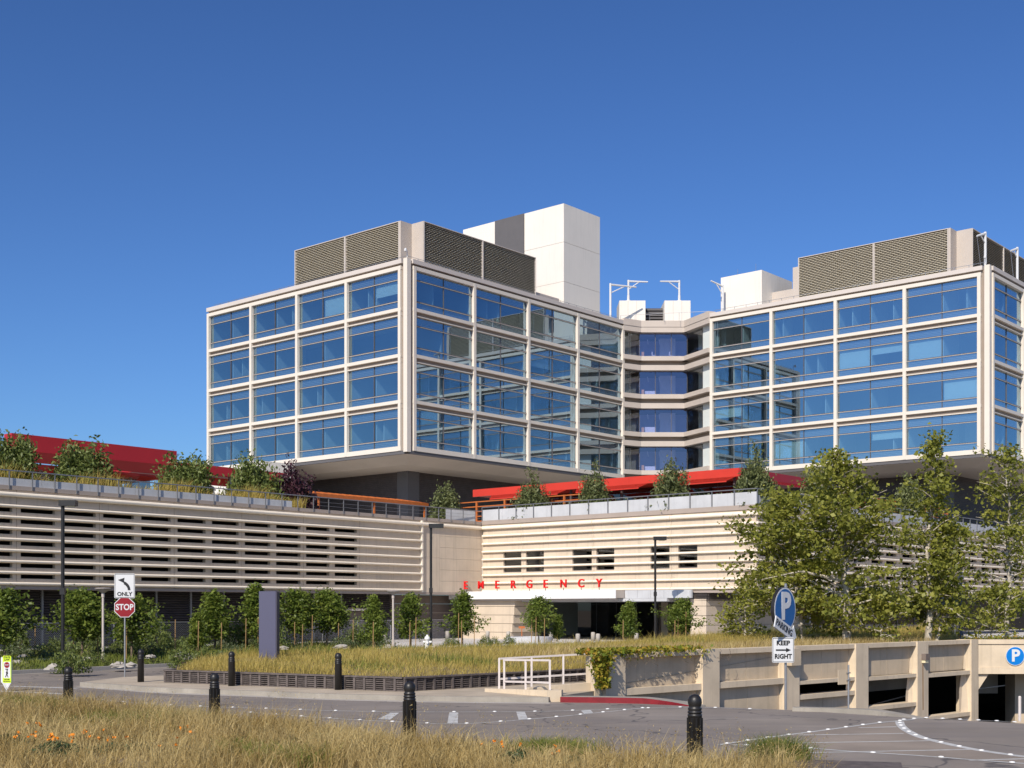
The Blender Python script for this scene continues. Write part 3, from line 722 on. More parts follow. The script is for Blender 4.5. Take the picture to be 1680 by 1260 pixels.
# ================================================================== TOWERS
FH, GH, ZB0 = 4.49, 3.71, 18.54
UPH, VIH = .86, 2.10; LOH = GH - UPH - VIH
def tower(name, label, s0, t0, nV, wV, nU, wU, seed, sv=22.3):
    rd = random.Random(seed)
    T = thing(name, label, 'building', (*ST(s0, t0), 0), BR)
    LT, LS = nV * wV + .9, nU * wU + .9
    ZTOP = ZB0 + 4 * FH - (FH - GH)                # top of the uppermost glass
    for face in ('V', 'U'):
        n, w = (nV, wV) if face == 'V' else (nU, wU)
        def q(a, o, z): return (-o, a, z) if face == 'V' else (a, -o, z)   # along, outwards, up
        def bx(mb, a0, a1, o0, o1, z0, z1):
            p, r = q(a0, o0, z0), q(a1, o1, z1); return mb.box(p[0], r[0], p[1], r[1], z0, z1)
        A0 = .75; A1 = A0 + n * w
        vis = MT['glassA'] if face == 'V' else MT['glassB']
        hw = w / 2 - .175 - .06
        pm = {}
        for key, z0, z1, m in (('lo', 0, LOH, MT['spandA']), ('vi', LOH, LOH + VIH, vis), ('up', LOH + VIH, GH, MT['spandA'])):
            pm[key] = (bx(MB(), 0, hw, -.02, 0, z0 + .025, z1 - .025).mesh('pane', m))
        fm = MB()      # mullions and transoms of one bay
        bx(fm, -.03, .03, -.04, .07, 0, GH)
        for zq in (LOH, LOH + VIH): bx(fm, -w/2 + .175, -.03, -.04, .10, zq - .035, zq + .035); bx(fm, .03, w/2 - .175, -.04, .10, zq - .035, zq + .035)
        for sg in (-1, 1): bx(fm, sg * (w/2 - .175), sg * (w/2 - .175 - .03), -.04, .03, 0, GH)
        fmesh = fm.mesh('window', MT['mullion'])
        trim = MB()
        for zq in (LOH, LOH + VIH): bx(trim, -w/2 + .175, w/2 - .175, .02, .115, zq - .075, zq - .04)
        tmesh = trim.mesh('transom_cap', MT['white_side'])
        part = bx(MB(), -.06, .06, -4.2, -.25, .05, GH - .1).mesh('partition', MT['inner'])
        half = bx(MB(), -.05, .05, -2.4, -.4, .05, GH - .1).mesh('partition', MT['inner'])
        for f in range(4):
            zf = ZB0 + f * FH
            for b in range(n):
                ac = A0 + (b + .5) * w
                wn_ = put('window', fmesh, T, q(ac, 0, zf))
                put('transom_cap', tmesh, wn_)
                for sg in (0, 1):
                    a = .03 if sg else -w/2 + .205
                    for key in pm: put('pane', pm[key], wn_, q(a, 0, 0))
                    if rd.random() < .10:
                        hB = rd.choice([1.0, 1.0, .62, .45])
                        bx(MB(), a + .1, a + hw - .1, -.22, -.18, LOH + VIH * (1 - hB), LOH + VIH).build('blind', MT['blind'], wn_)
                    if rd.random() < .75: put('partition', part, wn_, q((w/2 - .15) if sg else 0.0, 0, 0))
                    if rd.random() < .45: put('partition', half, wn_, q(a + hw * rd.choice([.35, .6, .75]), 0, 0))
            zt = zf + GH
            # beam set: pale sill lip, brown recess, white beam
            if f < 3:
                bx(MB(), A0 - .2, A1 + .2, -.1, .28, zt, zt + .08).build('sill', MT['white'], T)
                bx(MB(), A0 - .2, A1 + .2, -.1, .05, zt + .08, zt + .46).build('recess_band', MT['recess'], T)
                bx(MB(), A0 - .2, A1 + .2, -.1, .34, zt + .46, zt + FH - GH).build('beam', MT['white'] if face == 'V' else MT['white'], T)
        # top cornice and bottom beam
        bx(MB(), A0 - .2, A1 + .2, -.1, .34, ZTOP, ZTOP + .36).build('beam', MT['white'], T)
        bx(MB(), A0 - .6, A1 + .1, -.1, .10, ZTOP + .36, ZTOP + .56).build('recess_band', MT['recess'], T)
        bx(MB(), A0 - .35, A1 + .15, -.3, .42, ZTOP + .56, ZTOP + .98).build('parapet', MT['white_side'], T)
        bx(MB(), A0 - .2, A1 + .2, -.1, .34, ZB0 - .46, ZB0).build('beam', MT['white'], T)
        bx(MB(), A0 - .6, A1 + .2, -.6, .26, ZB0 - .78, ZB0 - .46).build('base_trim', MT['greypanel'], T)
        for b in range(n + 1):
            a = A0 + b * w
            bx(MB(), a - .175, a + .175, -.1, .36 + .004 * (b % 2), ZB0 - .42, ZTOP + .34).build('fin', MT['white'], T)
    # corner post
    MB().box(-.30, .22, -.30, .22, ZB0 - .6, ZTOP + .99).build('corner_post', MT['white'], T)
    MB().box(.22, .6, -.08, .1, ZB0 - .6, ZTOP + .4).box(-.08, .1, .22, .6, ZB0 - .6, ZTOP + .4).build('corner_recess', MT['recess'], T)
    # slabs, inner walls, soffit
    for f in range(5):
        zf = ZB0 + f * FH
        MB().box(.2, LS, .2, LT, zf - (FH - GH) + .05, zf - .02).build('floor_slab', MT['slab'], T)
    MB().box(4.6, LS - .2, 4.6, LT - .2, ZB0, ZTOP).build('inner_wall', MT['innerdark'], T)
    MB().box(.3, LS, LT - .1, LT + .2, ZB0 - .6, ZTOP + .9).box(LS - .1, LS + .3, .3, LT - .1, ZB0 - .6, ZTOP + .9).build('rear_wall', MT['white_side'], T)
    # belly
    mb = MB(); zz0 = ZB0 - .78
    mb.add([(-.05, -.05, zz0), (LS, -.05, zz0), (LS, LT, zz0), (-.05, LT, zz0), (2.6, 2.6, zz0 - .62), (LS, 2.6, zz0 - .62), (LS, LT, zz0 - .62), (2.6, LT, zz0 - .62)],
           [(0, 1, 5, 4), (0, 4, 7, 3), (4, 5, 6, 7), (0, 3, 2, 1)])
    mb.build('soffit', MT['soffit'], T)
    # recessed storey under the belly
    MB().box(7, LS, 7, LT, 9.5, zz0 - .62).build('recessed_wall', MT['darklouv'], T)
    lm = MB(); z = 9.6
    while z < zz0 - .9:
        lm.box(6.93, 6.99, 8.4, LT, z, z + .10).box(8.5, LS, 6.93, 6.99, z, z + .10); z += .2
    kind(lm.build('louvre_band', MT['darklouv'], T), 'stuff')
    MB().box(6.7, 8.4, 6.7, 7.0, 9.5, zz0 - .62).box(6.7, 6.98, 7.0, 8.3, 9.5, zz0 - .62).build('corner_column', MT['greypanel'], T)
    # roof: edge railing, woven screens round the plant room, corner panels
    zr = ZTOP + .98
    MB().box(.3, LS, .3, LT, zr - .5, zr - .25).build('roof_slab', MT['slab'], T)
    rl = MB().tube([(.6, LT, zr + .52), (.6, .6, zr + .52), (LS, .6, zr + .52)], .022, 5); a = .6
    while a < LT: rl.box(.58, .62, a - .02, a + .02, zr - .3, zr + .52); a += 1.5
    a = .6
    while a < LS: rl.box(a - .02, a + .02, .58, .62, zr - .3, zr + .52); a += 1.5
    rl.build('roof_railing', MT['galv'], T)
    zs0, zs1 = zr - .2, 42.5
    def screen(face, a0, a1, off):
        sp = MB()
        (sp.box(off + .25, off + .35, a0, a1, zs0, zs1) if face == 'V' else sp.box(a0, a1, off + .25, off + .35, zs0, zs1))
        o = sp.build('screen_panel', MT['screenback'], T)
        mb = MB(); z = zs0 + .05; row = 0
        while z < zs1 - .1:
            a = a0 + (0 if row % 2 else .25)
            while a < a1 - .1:
                b = min(a + .36, a1)
                if face == 'V': mb.add([(off - .0, a, z), (off - .0, b, z), (off + .22, b, z + .13), (off + .22, a, z + .13)], [(0, 1, 2, 3)])
                else: mb.add([(a, off, z), (b, off, z), (b, off + .22, z + .13), (a, off + .22, z + .13)], [(3, 2, 1, 0)])
                a += .5
            if face == 'V': mb.box(off + .1, off + .14, a0, a1, z + .06, z + .09)
            else: mb.box(a0, a1, off + .1, off + .14, z + .06, z + .09)
            z += .185; row += 1
        kind(mb.build('screen_slats', MT['screen'], o), 'stuff')
        (MB().box(off - .05, off + .36, a0 - .08, a0 - .001, zs0, zs1 + .06).box(off - .05, off + .36, a1 + .001, a1 + .08, zs0, zs1 + .06).box(off - .05, off + .36, a0, a1, zs1 + .001, zs1 + .06) if face == 'V' else
         MB().box(a0 - .08, a0 - .001, off - .05, off + .36, zs0, zs1 + .06).box(a1 + .001, a1 + .08, off - .05, off + .36, zs0, zs1 + .06).box(a0, a1, off - .05, off + .36, zs1 + .001, zs1 + .06)).build('screen_frame', MT['white_side'], o)
    screen('V', 5.9, 14.0, 4.6); screen('V', 14.2, sv, 4.6)
    screen('U', 6.3, 15.2, 3.9); screen('U', 15.4, 24.2, 3.9)
    MB().box(4.55, 6.15, 5.55, 5.8, zs0, zs1 + .05).box(6.15, 6.4, 3.9, 5.8, zs0, zs1 + .05).build('corner_panel', MT['corepanel'], T)
    MB().box(6.5, 24.2, 6.0, 22.2, zs0, zs1 - .3).build('plant_room', MT['corepanel'], T)
    return T, LS, LT, zr
TA, LSA, LTA, ZR = tower('hospital_tower', 'tower with full width of white gridded glass walls in the middle of the picture', 87.4, 88.6, 4, 7.72, 4, 8.66, 3)
TB, LSB, LTB, ZR = tower('hospital_tower', 'gridded glass tower cut off by the right edge, with two roof davits', 126.6, 46.8, 4, 7.72, 4, 8.66, 5, 23.1)
# white stair cores on the roofs
c = MB()
def core_faces(T, s0, s1, t0, t1, z1, grey=None):
    zs = [ZR - .4, ZR + 4.2, ZR + 8.8, z1] if z1 > 45 else [ZR - .4, z1]
    for a, b in zip(zs[:-1], zs[1:]): MB().box(s0, s1, t0, t1, a, b - .035).build('core_block', MT['whitepanel'], T)
    MB().box(s0 + .06, s1 - .06, t0 + .06, t1 - .06, zs[0], z1 - .05).build('core_inner', MT['slab'], T)
core_faces(TA, 29.4, 36.4, 3.9, 19.9, 50.0)
MB().box(29.25, 29.42, 9.9, 14.5, ZR - .3, 49.96).build('grey_cladding', MT['greypanel'], TA)
MB().box(24.6, 28.9, 4.2, 12, ZR - .3, ZR + 2.1).build('low_plant_wall', MT['corepanel'], TA)
for k in range(6): MB().box(33.2 + .3 * k, 33.3 + .3 * k, 5, 5.1, 50, 50.5).build('antenna', MT['galv'], TA)
core_faces(TB, 2.4, 9.5, 26.6, 32.0, 41.4)
MB().box(4.7, 5.0, 23.9, 26.6, ZR - .3, ZR + 2.5).build('low_plant_wall', MT['corepanel'], TB)
MB().box(4.65, 5.0, 23.2, 23.9, ZR - .3, 41.6).build('corner_panel', MT['corepanel'], TB)
for dx in (.2, .9): MB().tube([(2.6 + dx, 26.8 + 4 * dx, 41.4), (2.6 + dx, 26.8 + 4 * dx, 42.3)], .02, 4).build('lightning_rod', MT['galv'], TB)
# roof cameras at the corners
for T in (TA, TB):
    MB().tube([(.4, .4, ZR), (.4, .4, ZR + .9), (.1, .3, ZR + 1.1)], .04, 5).lathe([(.02, -.28), (.13, -.2), (.13, 0), (.03, .1)], (.05, .28, ZR + 1.0), 8).build('roof_camera', MT['signwhite'], T)

# window-washing davits
def davit(label, x, d, ytop, arm, brace=True, dirz=0.0, hang=False, h=3.6):
    zt = CZ + (HZ - ytop) / F * d
    X = (x - CX) / F * d
    T = thing('roof_davit', label, 'davit', (X, d, zt - h), dirz, 'roof davits')
    MB().tube([(0, 0, 0), (0, 0, h + .15)], .13, 8).lathe([(.28, 0), (.28, .12), (.16, .14), (.16, .7), (.14, .72)], n=8).build('mast', MT['signwhite'], T)
    MB().tube([(0, 0, h), (arm[0], arm[1], h + arm[2])], [.13, .09], 6).build('arm', MT['signwhite'], T)
    MB().tube([(0, 0, h - 1.0), (arm[0] * .55, arm[1] * .55, h + arm[2] * .55 - .05)], .06, 6).build('brace', MT['signwhite'], T)
    if hang: MB().tube([(arm[0], arm[1], h + arm[2]), (arm[0] * .55, arm[1] * .55, .5)], .025, 4).build('cable', MT['galv'], T)
davit('tall white roof davit left of the white roof boxes', 1001.5, 151.5, 467, (3.2, 1.6, .1), h=4.9)
davit('white roof davit on the left white roof box, arm to the right', 1031, 156, 461.5, (2.4, .3, 0), h=2.45)
davit('white roof davit on the right white roof box, arm to the left', 1114.5, 156, 462, (-2.4, -.5, -.1), h=2.42)
davit('white roof davit before the big white roof block, arm up left', 1186, 148, 470, (-1.5, -.8, .45), h=3.9)
davit('roof davit nearest the corner of the right tower', 1616.5, 128, 383, (-1.2, -1.0, -.55), hang=True, h=4.0)
davit('roof davit at the right picture edge on the tower roof', 1669, 133, 408, (-1.0, -.8, -.45), hang=True, h=3.9)

# ------------------------------------------------------------------ glazed link between the towers
link = thing('glazed_link', 'recessed beige and glass link with purple blue lounges between the two towers', 'building', (0, 0, 0))
DL = 152.5
pl = [ST(122.9, 88.8), ((1048.5 - CX) / F * DL, DL), ((1127 - CX) / F * DL, DL), ST(126.7, 78.4)]
plx = [Vector(p) for p in pl]
def seg(i): a, b = plx[i], plx[i+1]; d = (b - a).normalized(); n = Vector((d.y, -d.x)); return a, b, d, n
WH = 2.86
for f in range(4):
    z1 = 35.6 - f * 4.52; z0 = z1 - WH        # glass
    for i in range(3):
        a, b, d, n = seg(i)
        def pan(o0, o1, za, zb, nm, m, u0=0.0, u1=1.0, par=link):
            p0 = a + (b - a) * u0; p1 = a + (b - a) * u1
            q = [p0 - n * o0, p1 - n * o0, p1 + n * o1, p0 + n * o1]
            return MB().prism([(v.x, v.y) for v in q], za, zb).build(nm, m, par)
        pan(.3, .75, z0 - .52, z0, 'floor_band', MT['corepanel'])
        pan(.3, .05, z0 - 1.06, z0 - .54, 'recess_band', MT['recess'])
        if f: pass
        pan(.3, .62, z1, z1 + .62, 'spandrel_band', MT['corepanel'])
        np_ = 3 if i == 1 else 2
        for k in range(np_):
            u0, u1 = k / np_, (k + 1) / np_
            if i == 2: u0, u1 = ((0, .60), (.60, 1))[k]
            m = MT['tintblue'] if i == 1 else (MT['frosted'] if i == 2 and k == 1 else MT['clear'])
            post = pan(.08, .02, z0 + .002, z1 - .002, 'glazing_post', MT['mullion'], u0, u0 + .012)
            pan(.03, -.01, z0 + .002, z1 - .002, 'pane', m, u0 + .012, u1, post)
    yb = DL + 4.5
    MB().box(pl[1][0] - .5, pl[2][0] + .5, yb, yb + .1, z0, z1).build('lounge_wall', MT['purple'], link)
    MB().box(pl[1][0] + 2.8, pl[2][0] - 1, yb - 1.6, yb - 1.5, z0, z1).build('lounge_screen', MT['inner'], link)
    MB().prism([(pl[0][0] + .5, pl[0][1] + 1), (pl[1][0], DL + .35), (pl[2][0], DL + .35), (pl[3][0] + .5, pl[3][1] + 1), (pl[3][0], 160), (pl[0][0], 160)], z0 - .5, z0 - .02).build('floor_slab', MT['slab'], link)
    MB().box(pl[1][0] + .35, pl[1][0] + .65, DL + .5, DL + .8, z0, z0 + .75).build('timber_stool', MT['timber'], link)
    for k in range(3): MB().tube([(pl[1][0] + 1.2 + 1.4 * k, DL + 2, z1 - .3), (pl[1][0] + 1.3 + 1.4 * k, DL + 2, z1 - .9)], .06, 5).build('pendant_lamp', MT['signwhite'], link)
    if f == 0:
        for k in (1.6, 3.7): MB().box(pl[1][0] + k, pl[1][0] + k + .5, DL + .7, DL + 1.2, z0 + .35, z0 + .42).box(pl[1][0] + k, pl[1][0] + k + .08, DL + .7, DL + 1.2, z0 + .4, z0 + .8).box(pl[1][0] + k + .2, pl[1][0] + k + .3, DL + .9, DL + 1.0, z0, z0 + .35).build('lounge_chair', MT['signwhite'], link)
    else:
        MB().box(pl[1][0] + .8, pl[1][0] + 2.1, DL + .9, DL + 1.6, z0, z0 + .65 + .2 * (f == 2)).build('reception_desk', MT['signwhite'], link)
    for i in (0, 2):
        a, b, d, n = seg(i); q = [a - n * 1.6, b - n * 1.6, b - n * 1.75, a - n * 1.75]
        MB().prism([(v.x, v.y) for v in q], z0, z1).build('side_room_wall', MT['inner'], link)
    # bright room end by the right tower
    a, b, d, n = seg(2); p = a + (b - a) * .72; p2 = b
    MB().prism([(p.x - n.x * .5, p.y - n.y * .5), (p2.x - n.x * .5, p2.y - n.y * .5), (p2.x - n.x * .8, p2.y - n.y * .8), (p.x - n.x * .8, p.y - n.y * .8)], z0, z1).build('pale_partition', MT['inner'], link)
zt = 35.6 + .62
for i in range(3):
    a, b, d, n = seg(i)
    q = [a - n * .3, b - n * .3, b + n * .68, a + n * .68]
    MB().prism([(v.x, v.y) for v in q], zt + .003, zt + .75).build('parapet', MT['corepanel'], link)
MB().prism([(pl[0][0] + .5, pl[0][1] + 1), (pl[1][0], DL + .35), (pl[2][0], DL + .35), (pl[3][0] + .5, pl[3][1] + 1), (30, 170), (5, 170)], zt, zt + .4).build('roof_slab', MT['slab'], link)
MB().box(5, 32, 159, 160, 9.5, zt).build('rear_wall', MT['innerdark'], link)
# white boxes on the link roof
for nm, x0, x1 in (('left', 1016, 1059), ('right', 1090, 1133)):
    d0 = 155.5; X0, X1 = (x0 - CX) / F * d0, (x1 - CX) / F * d0
    T = thing('roof_box', 'white louvred roof box, %s one of the pair between the towers' % nm, 'roof box', (X0, d0, zt + .4), 0, 'white boxes on the link roof')
    w = X1 - X0
    for k in range(3): MB().box(k * w / 3 + .01, (k + 1) * w / 3 - .01, 0, 4, 0, 3.62).build('cladding_panel', MT['whitepanel'], T)
    MB().box(w * .5, w * .5 + .28, -.12, -.001, .75, 1.0).build('wall_lamp', MT['steel'], T)
T = thing('roof_louvre', 'grey horizontal louvre between the two white roof boxes', 'louvre', ((1059 - CX) / F * 157, 157, zt + .4), 0)
for k in range(9): MB().box(0, 2.35, 0, .3, .05 + .34 * k, .22 + .34 * k).build('slat', MT['greypanel'], T)
MB().box(0, 2.35, .3, .4, 0, 3.1).build('back_panel', MT['darklouv'], T)
T = thing('link_railing', 'thin steel railing along the parapet of the glazed link', 'railing', (0, 0, 0))
mb = MB().tube([(pl[1][0] - 2.2, DL + .1, zt + 1.55), (pl[2][0] + 2.3, DL - 2.0, zt + 1.55)], .025, 5)
for k in range(7):
    u = k / 6; mb.tube([(pl[1][0] - 2.2 + u * (pl[2][0] - pl[1][0] + 4.5), DL + .1 - 2.1 * u, zt + .5), (pl[1][0] - 2.2 + u * (pl[2][0] - pl[1][0] + 4.5), DL + .1 - 2.1 * u, zt + 1.55)], .022, 5)
mb.build('rail', MT['galv'], T)

# ================================================================== ROOF GARDEN
def bthing(name, label, cat, group=None): return thing(name, label, cat, (0, 0, 0), BR, group)
T = bthing('red_pavilion', 'long red roofed pavilion on the podium garden at the left', 'pavilion')
MB().box(42.4, 55.2, 80, 81.0, 13.2, 14.3).build('fascia', MT['red'], T)
MB().add([(42.7, 80.1, 13.2), (55.1, 80.1, 13.2), (55.0, 80.7, 12.55), (43.0, 80.7, 12.55), (42.7, 81, 13.2), (43.0, 81, 12.55)], [(0, 3, 2, 1), (0, 4, 5, 3)]).build('lower_fascia', MT['red'], T)
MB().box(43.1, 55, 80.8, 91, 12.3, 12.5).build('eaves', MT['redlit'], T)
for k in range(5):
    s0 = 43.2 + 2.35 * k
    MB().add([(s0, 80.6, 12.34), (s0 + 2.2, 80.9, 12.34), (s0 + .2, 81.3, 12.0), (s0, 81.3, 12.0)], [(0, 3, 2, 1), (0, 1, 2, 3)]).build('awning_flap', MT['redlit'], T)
    MB().box(s0, s0 + .15, 82, 82.15, 9.5, 12.35).build('column', MT['steel'], T)
    MB().box(s0 + .15, s0 + 2.33, 83, 83.05, 9.5, 12.3).build('pane', MT['darkglass'], T)
T = bthing('red_link_roof', 'lower dark red canopy roof between the red pavilion and the tower', 'canopy')
MB().box(55.3, 68, 83, 90, 13.2, 13.9).build('fascia', MT['red'], T)
for k in range(3): MB().box(58 + 4.5 * k, 58.2 + 4.5 * k, 83.4, 83.6, 9.5, 13.2).build('column', MT['steel'], T)
MB().box(58, 68, 84, 84.2, 12.5, 13.12).build('wall', MT['redlit'], T)
T = bthing('stair_head', 'pale block housing under the left end of the middle tower', 'building')
MB().box(82, 86.0, 103.8, 116, 9.5, 17.75).build('wall', MT['whitepanel'], T)
T = bthing('red_terrace_roof', 'sunlit orange red flat canopy roof above the emergency front', 'canopy')
edges = [47.4, 52, 57, 62, 67.5, 73.2]
for a, b in zip(edges[:-1], edges[1:]):
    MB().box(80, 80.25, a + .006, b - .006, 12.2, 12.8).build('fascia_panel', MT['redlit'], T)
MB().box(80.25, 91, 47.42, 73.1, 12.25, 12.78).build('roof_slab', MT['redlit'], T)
MB().box(80.0, 93, 47.15, 47.4, 12.2, 12.8).build('fascia_panel', MT['red'], T)  # side turned from the sun: darker red copy, shade put into the colour
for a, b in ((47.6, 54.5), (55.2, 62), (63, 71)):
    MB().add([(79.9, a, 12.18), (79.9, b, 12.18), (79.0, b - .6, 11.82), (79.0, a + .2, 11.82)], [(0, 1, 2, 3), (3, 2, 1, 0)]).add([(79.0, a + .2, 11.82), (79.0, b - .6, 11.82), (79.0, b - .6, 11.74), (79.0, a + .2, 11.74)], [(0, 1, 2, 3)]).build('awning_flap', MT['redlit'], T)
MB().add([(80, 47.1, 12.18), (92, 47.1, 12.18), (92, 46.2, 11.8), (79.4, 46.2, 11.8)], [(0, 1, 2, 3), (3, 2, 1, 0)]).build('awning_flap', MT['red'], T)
for a in (48, 53, 58, 63, 68): MB().box(80.5, 80.65, a, a + .15, 9.5, 12.2).build('column', MT['mullion'], T)
for k in range(8): MB().box(83, 83.05, 48 + 3 * k, 50.95 + 3 * k, 9.5, 12.2).build('pane', MT['darkglass'], T)
MB().box(86, 86.2, 48, 73, 9.5, 12.2).build('inner_wall', MT['brownwall'], T)
def pergola(label, s0, s1, t0, t1, z, n):
    T = bthing('pergola', label, 'pergola', 'orange pergolas')
    L = s1 - s0
    for k in range(n):
        a = s0 + L * k / n
        MB().add([(a, t0, z), (a + L / n * .9, t0, z - .03), (a + L / n * .9, t1, z + .42), (a, t1, z + .45), (a, t0, z + .08), (a + L / n * .9, t0, z + .05), (a + L / n * .9, t1, z + .50), (a, t1, z + .53)],
                 [(3, 2, 1, 0), (4, 5, 6, 7), (0, 1, 5, 4), (1, 2, 6, 5), (3, 0, 4, 7)]).build('slat', MT['orange'], T)
    MB().box(s0, s1, t0 - .1, t0 - .001, z - .25, z + .02).build('beam', MT['orange'], T)
    for a in (s0 + .3, (s0 + s1) / 2, s1 - .4): MB().box(a, a + .12, t0, t0 + .12, 9.5, z - .02).build('post', MT['orange'], T)
pergola('slatted orange pergola roof under the middle tower', 64.2, 76.4, 75, 78, 11.5, 16)
pergola('small orange pergola beside the dark purple shrub', 60.6, 64.0, 77, 80, 11.75, 6)
def barrier(label, p, q, z0, z1, n, npost):
    T = bthing('timber_screen', label, 'screen', 'orange garden screens')
    for k in range(n):
        z = z0 + (z1 - z0) * k / (n - 1); MB().bar(p, q, .07, z - .04, z + .04).build('slat', MT['orange'], T)
    for k in range(npost):
        a = p[0] + (q[0] - p[0]) * k / (npost - 1); b = p[1] + (q[1] - p[1]) * k / (npost - 1)
        MB().box(a - .07, a + .07, b - .07, b + .07, 9.5, z1 + .05).build('post', MT['orange'], T)
barrier('orange slatted screen below the red terrace roof', (77.8, 73.8), (77.8, 58.5), 9.9, 11.5, 5, 6)
barrier('orange slatted screen at the right behind the plane trees', (88, 45.0), (112, 45.0), 9.9, 11.6, 5, 6)

# ================================================================== RAMP WALL (local frame: x along wall, y inwards, z up)
RZ = R(45)
RT = thing('ramp_wall', 'beige concrete car park ramp wall with pilasters and dark openings', 'wall', (RW0.x, RW0.y, 0), RZ)
PW, PD, TOP = .95, .32, 1.29
for k in range(6):
    q0 = -.18 + 5.0 * k
    mb = MB()
    if k < 5: mb.box(q0, q0 + PW, 0, PD - .002, -3.4, TOP + .012)
    else:      # last pier narrows towards its foot
        mb.box(q0, q0 + PW * .72, 0, PD + .4, -3.4, TOP + .012)
    mb.build('pilaster', MT['rampwall'], RT)
    if k >= 3:  # splayed left cheek
        mb = MB(); w = .30 + .12 * (k - 3)
        mb.add([(q0 - .001, .05, TOP - .2), (q0 - .001, .05, -3.4), (q0 - w, PD, -1.0), (q0 - w, PD, -3.4), (q0 - .02, PD, TOP - .2)], [(0, 4, 2, 3, 1)]).build('pilaster_cheek', MT['rampwall'], RT)
low = [(-.06, .15, None), (-.06, .15, None), (-.14, .0, (-.70, -.53)), (-.19, -.04, (-1.40, -1.24)), (-.25, -.08, (-2.1, -1.93))]
for k in range(5):
    a, b = -.18 + 5.0 * k + PW + .002, -.18 + 5.0 * (k + 1) - .002
    z0, z1, lw_ = low[k]
    MB().box(a, b, .06, PD + .25, TOP - .17, TOP).build('top_beam', MT['rampwall'], RT)
    m_ = (a + b) / 2
    for p, r in ((a, m_ - .008), (m_ + .008, b)): MB().box(p, r, PD, PD + .2, z1 + .003, TOP - .171).build('panel', MT['ramppanel'], RT)
    MB().box(a, b, .05, PD + .24, z0, z1).build('ledge', MT['rampwall'], RT)
    if lw_ is None:
        for p, r in ((a, m_ - .008), (m_ + .008, b)): MB().box(p, r, PD - .06, PD + .2, -3.4, z0 - .002).build('panel', MT['ramppanel'], RT)
    else:
        MB().box(a, b, .05, PD + .24, lw_[0], lw_[1]).build('ledge', MT['rampwall'], RT)
        for p, r in ((a, m_ - .008), (m_ + .008, b)): MB().box(p, r, PD - .06, PD + .2, -3.4, lw_[0] - .002).build('panel', MT['ramppanel'], RT)
PX, PY = -.18 + 25 + PW * .72 + .002, .0        # the portal turns to face the road squarely
def portal(mb, nm, m): return mb.build(nm, m, RT, (PX, PY, 0), R(-45))
portal(MB().box(0, 30, .04, PD + .4, TOP - .2, TOP), 'top_beam', MT['rampwall'])
portal(MB().box(0, 30, .10, PD + .38, .02, TOP - .201), 'portal_panel', MT['rampwall'])
portal(MB().box(0, 30, .05, PD + .4, -.26, .017), 'portal_beam', MT['rampwall'])
portal(MB().add([(0, .2, -.262), (.55, .2, -.262), (0, .2, -1.1), (0, .5, -.262), (.55, .5, -.262), (0, .5, -1.1)], [(0, 2, 1), (3, 4, 5), (1, 2, 5, 4)]), 'haunch', MT['rampwall'])
portal(MB().box(11, 12, .1, PD + .4, -3.4, -.262), 'portal_pier', MT['rampwall'])
portal(MB().box(2.6, 3.9, 2.4, 3.6, -3.4, -.28), 'garage_pier', MT['ramppanel'])
portal(MB().box(.6, 2.4, 4.0, 4.2, -1.4, -.06), 'garage_beam', MT['concrete'])
portal(MB().tube([(.4, 3.0, -1.2), (2.4, 3.0, -.95)], .03, 5), 'handrail', MT['galv'])
MB().box(0, 60, 9, 9.2, -3.5, -.06).box(0, 60, .6, 9, -3.6, -3.5).box(60, 60.2, .6, 9.2, -3.6, -.06).box(-.4, -.2, .6, 9.2, -3.6, -.06).build('garage_interior', MT['darkvoid'], RT)
MB().box(20, 25, 3.0, 3.2, -1.0, -.06).build('garage_beam', MT['concrete'], RT)
MB().tube([(20.5, 2.6, -1.55), (24.8, 2.6, -1.2)], .03, 5).build('handrail', MT['galv'], RT)
rs = MB().add([(20.24, -.004, .35), (20.31, -.004, .35), (20.33, -.004, -1.6), (20.26, -.004, -1.6)], [(0, 1, 2, 3)]).build('rust_streak', MT['rust'], RT)
T = thing('wall_lamp', 'small brown lamp on the ramp wall pilaster above the rust streak', 'lamp', (*RW(20.32, .005), .40), RZ)
MB().box(-.17, .17, -.20, 0, .12, .38).build('hood', MT['brownwall'], T); MB().box(-.14, .14, -.16, 0, 0, .118).build('lens', MT['lens'], T)
T = thing('wall_box', 'grey box fixed to the ramp wall behind the keep right sign', 'box', (*RW(10.2, .005), .60), RZ)
MB().box(-.3, .32, -.22, 0, 0, .62).build('housing', MT['ramppanel'], T); MB().box(.325, .42, -.16, -.04, .2, .42).build('lamp_head', MT['black'], T)
# P roundel on the portal
T = thing('wall_roundel', 'round blue letter P sign on the beige wall at the right edge', 'sign', (22.75, 57.73 + .085, .545), 0)
def disc(r, y0, y1, n=40, sx=1.0): return MB().add([(sx * r * math.cos(2*math.pi*k/n), y, r * math.sin(2*math.pi*k/n)) for y in (y0, y1) for k in range(n)], [tuple(range(n)), tuple(range(n, 2*n))[::-1]] + [(k, n + k, n + (k+1) % n, (k+1) % n) for k in range(n)])
disc(.43, -.03, 0).build('rim', MT['signwhite'], T); disc(.405, -.034, -.029).build('face', MT['signblue2'], T)
put('letter', text('P', .74, .01, MT['signwhite'], .025), T, (.01, -.04, 0))

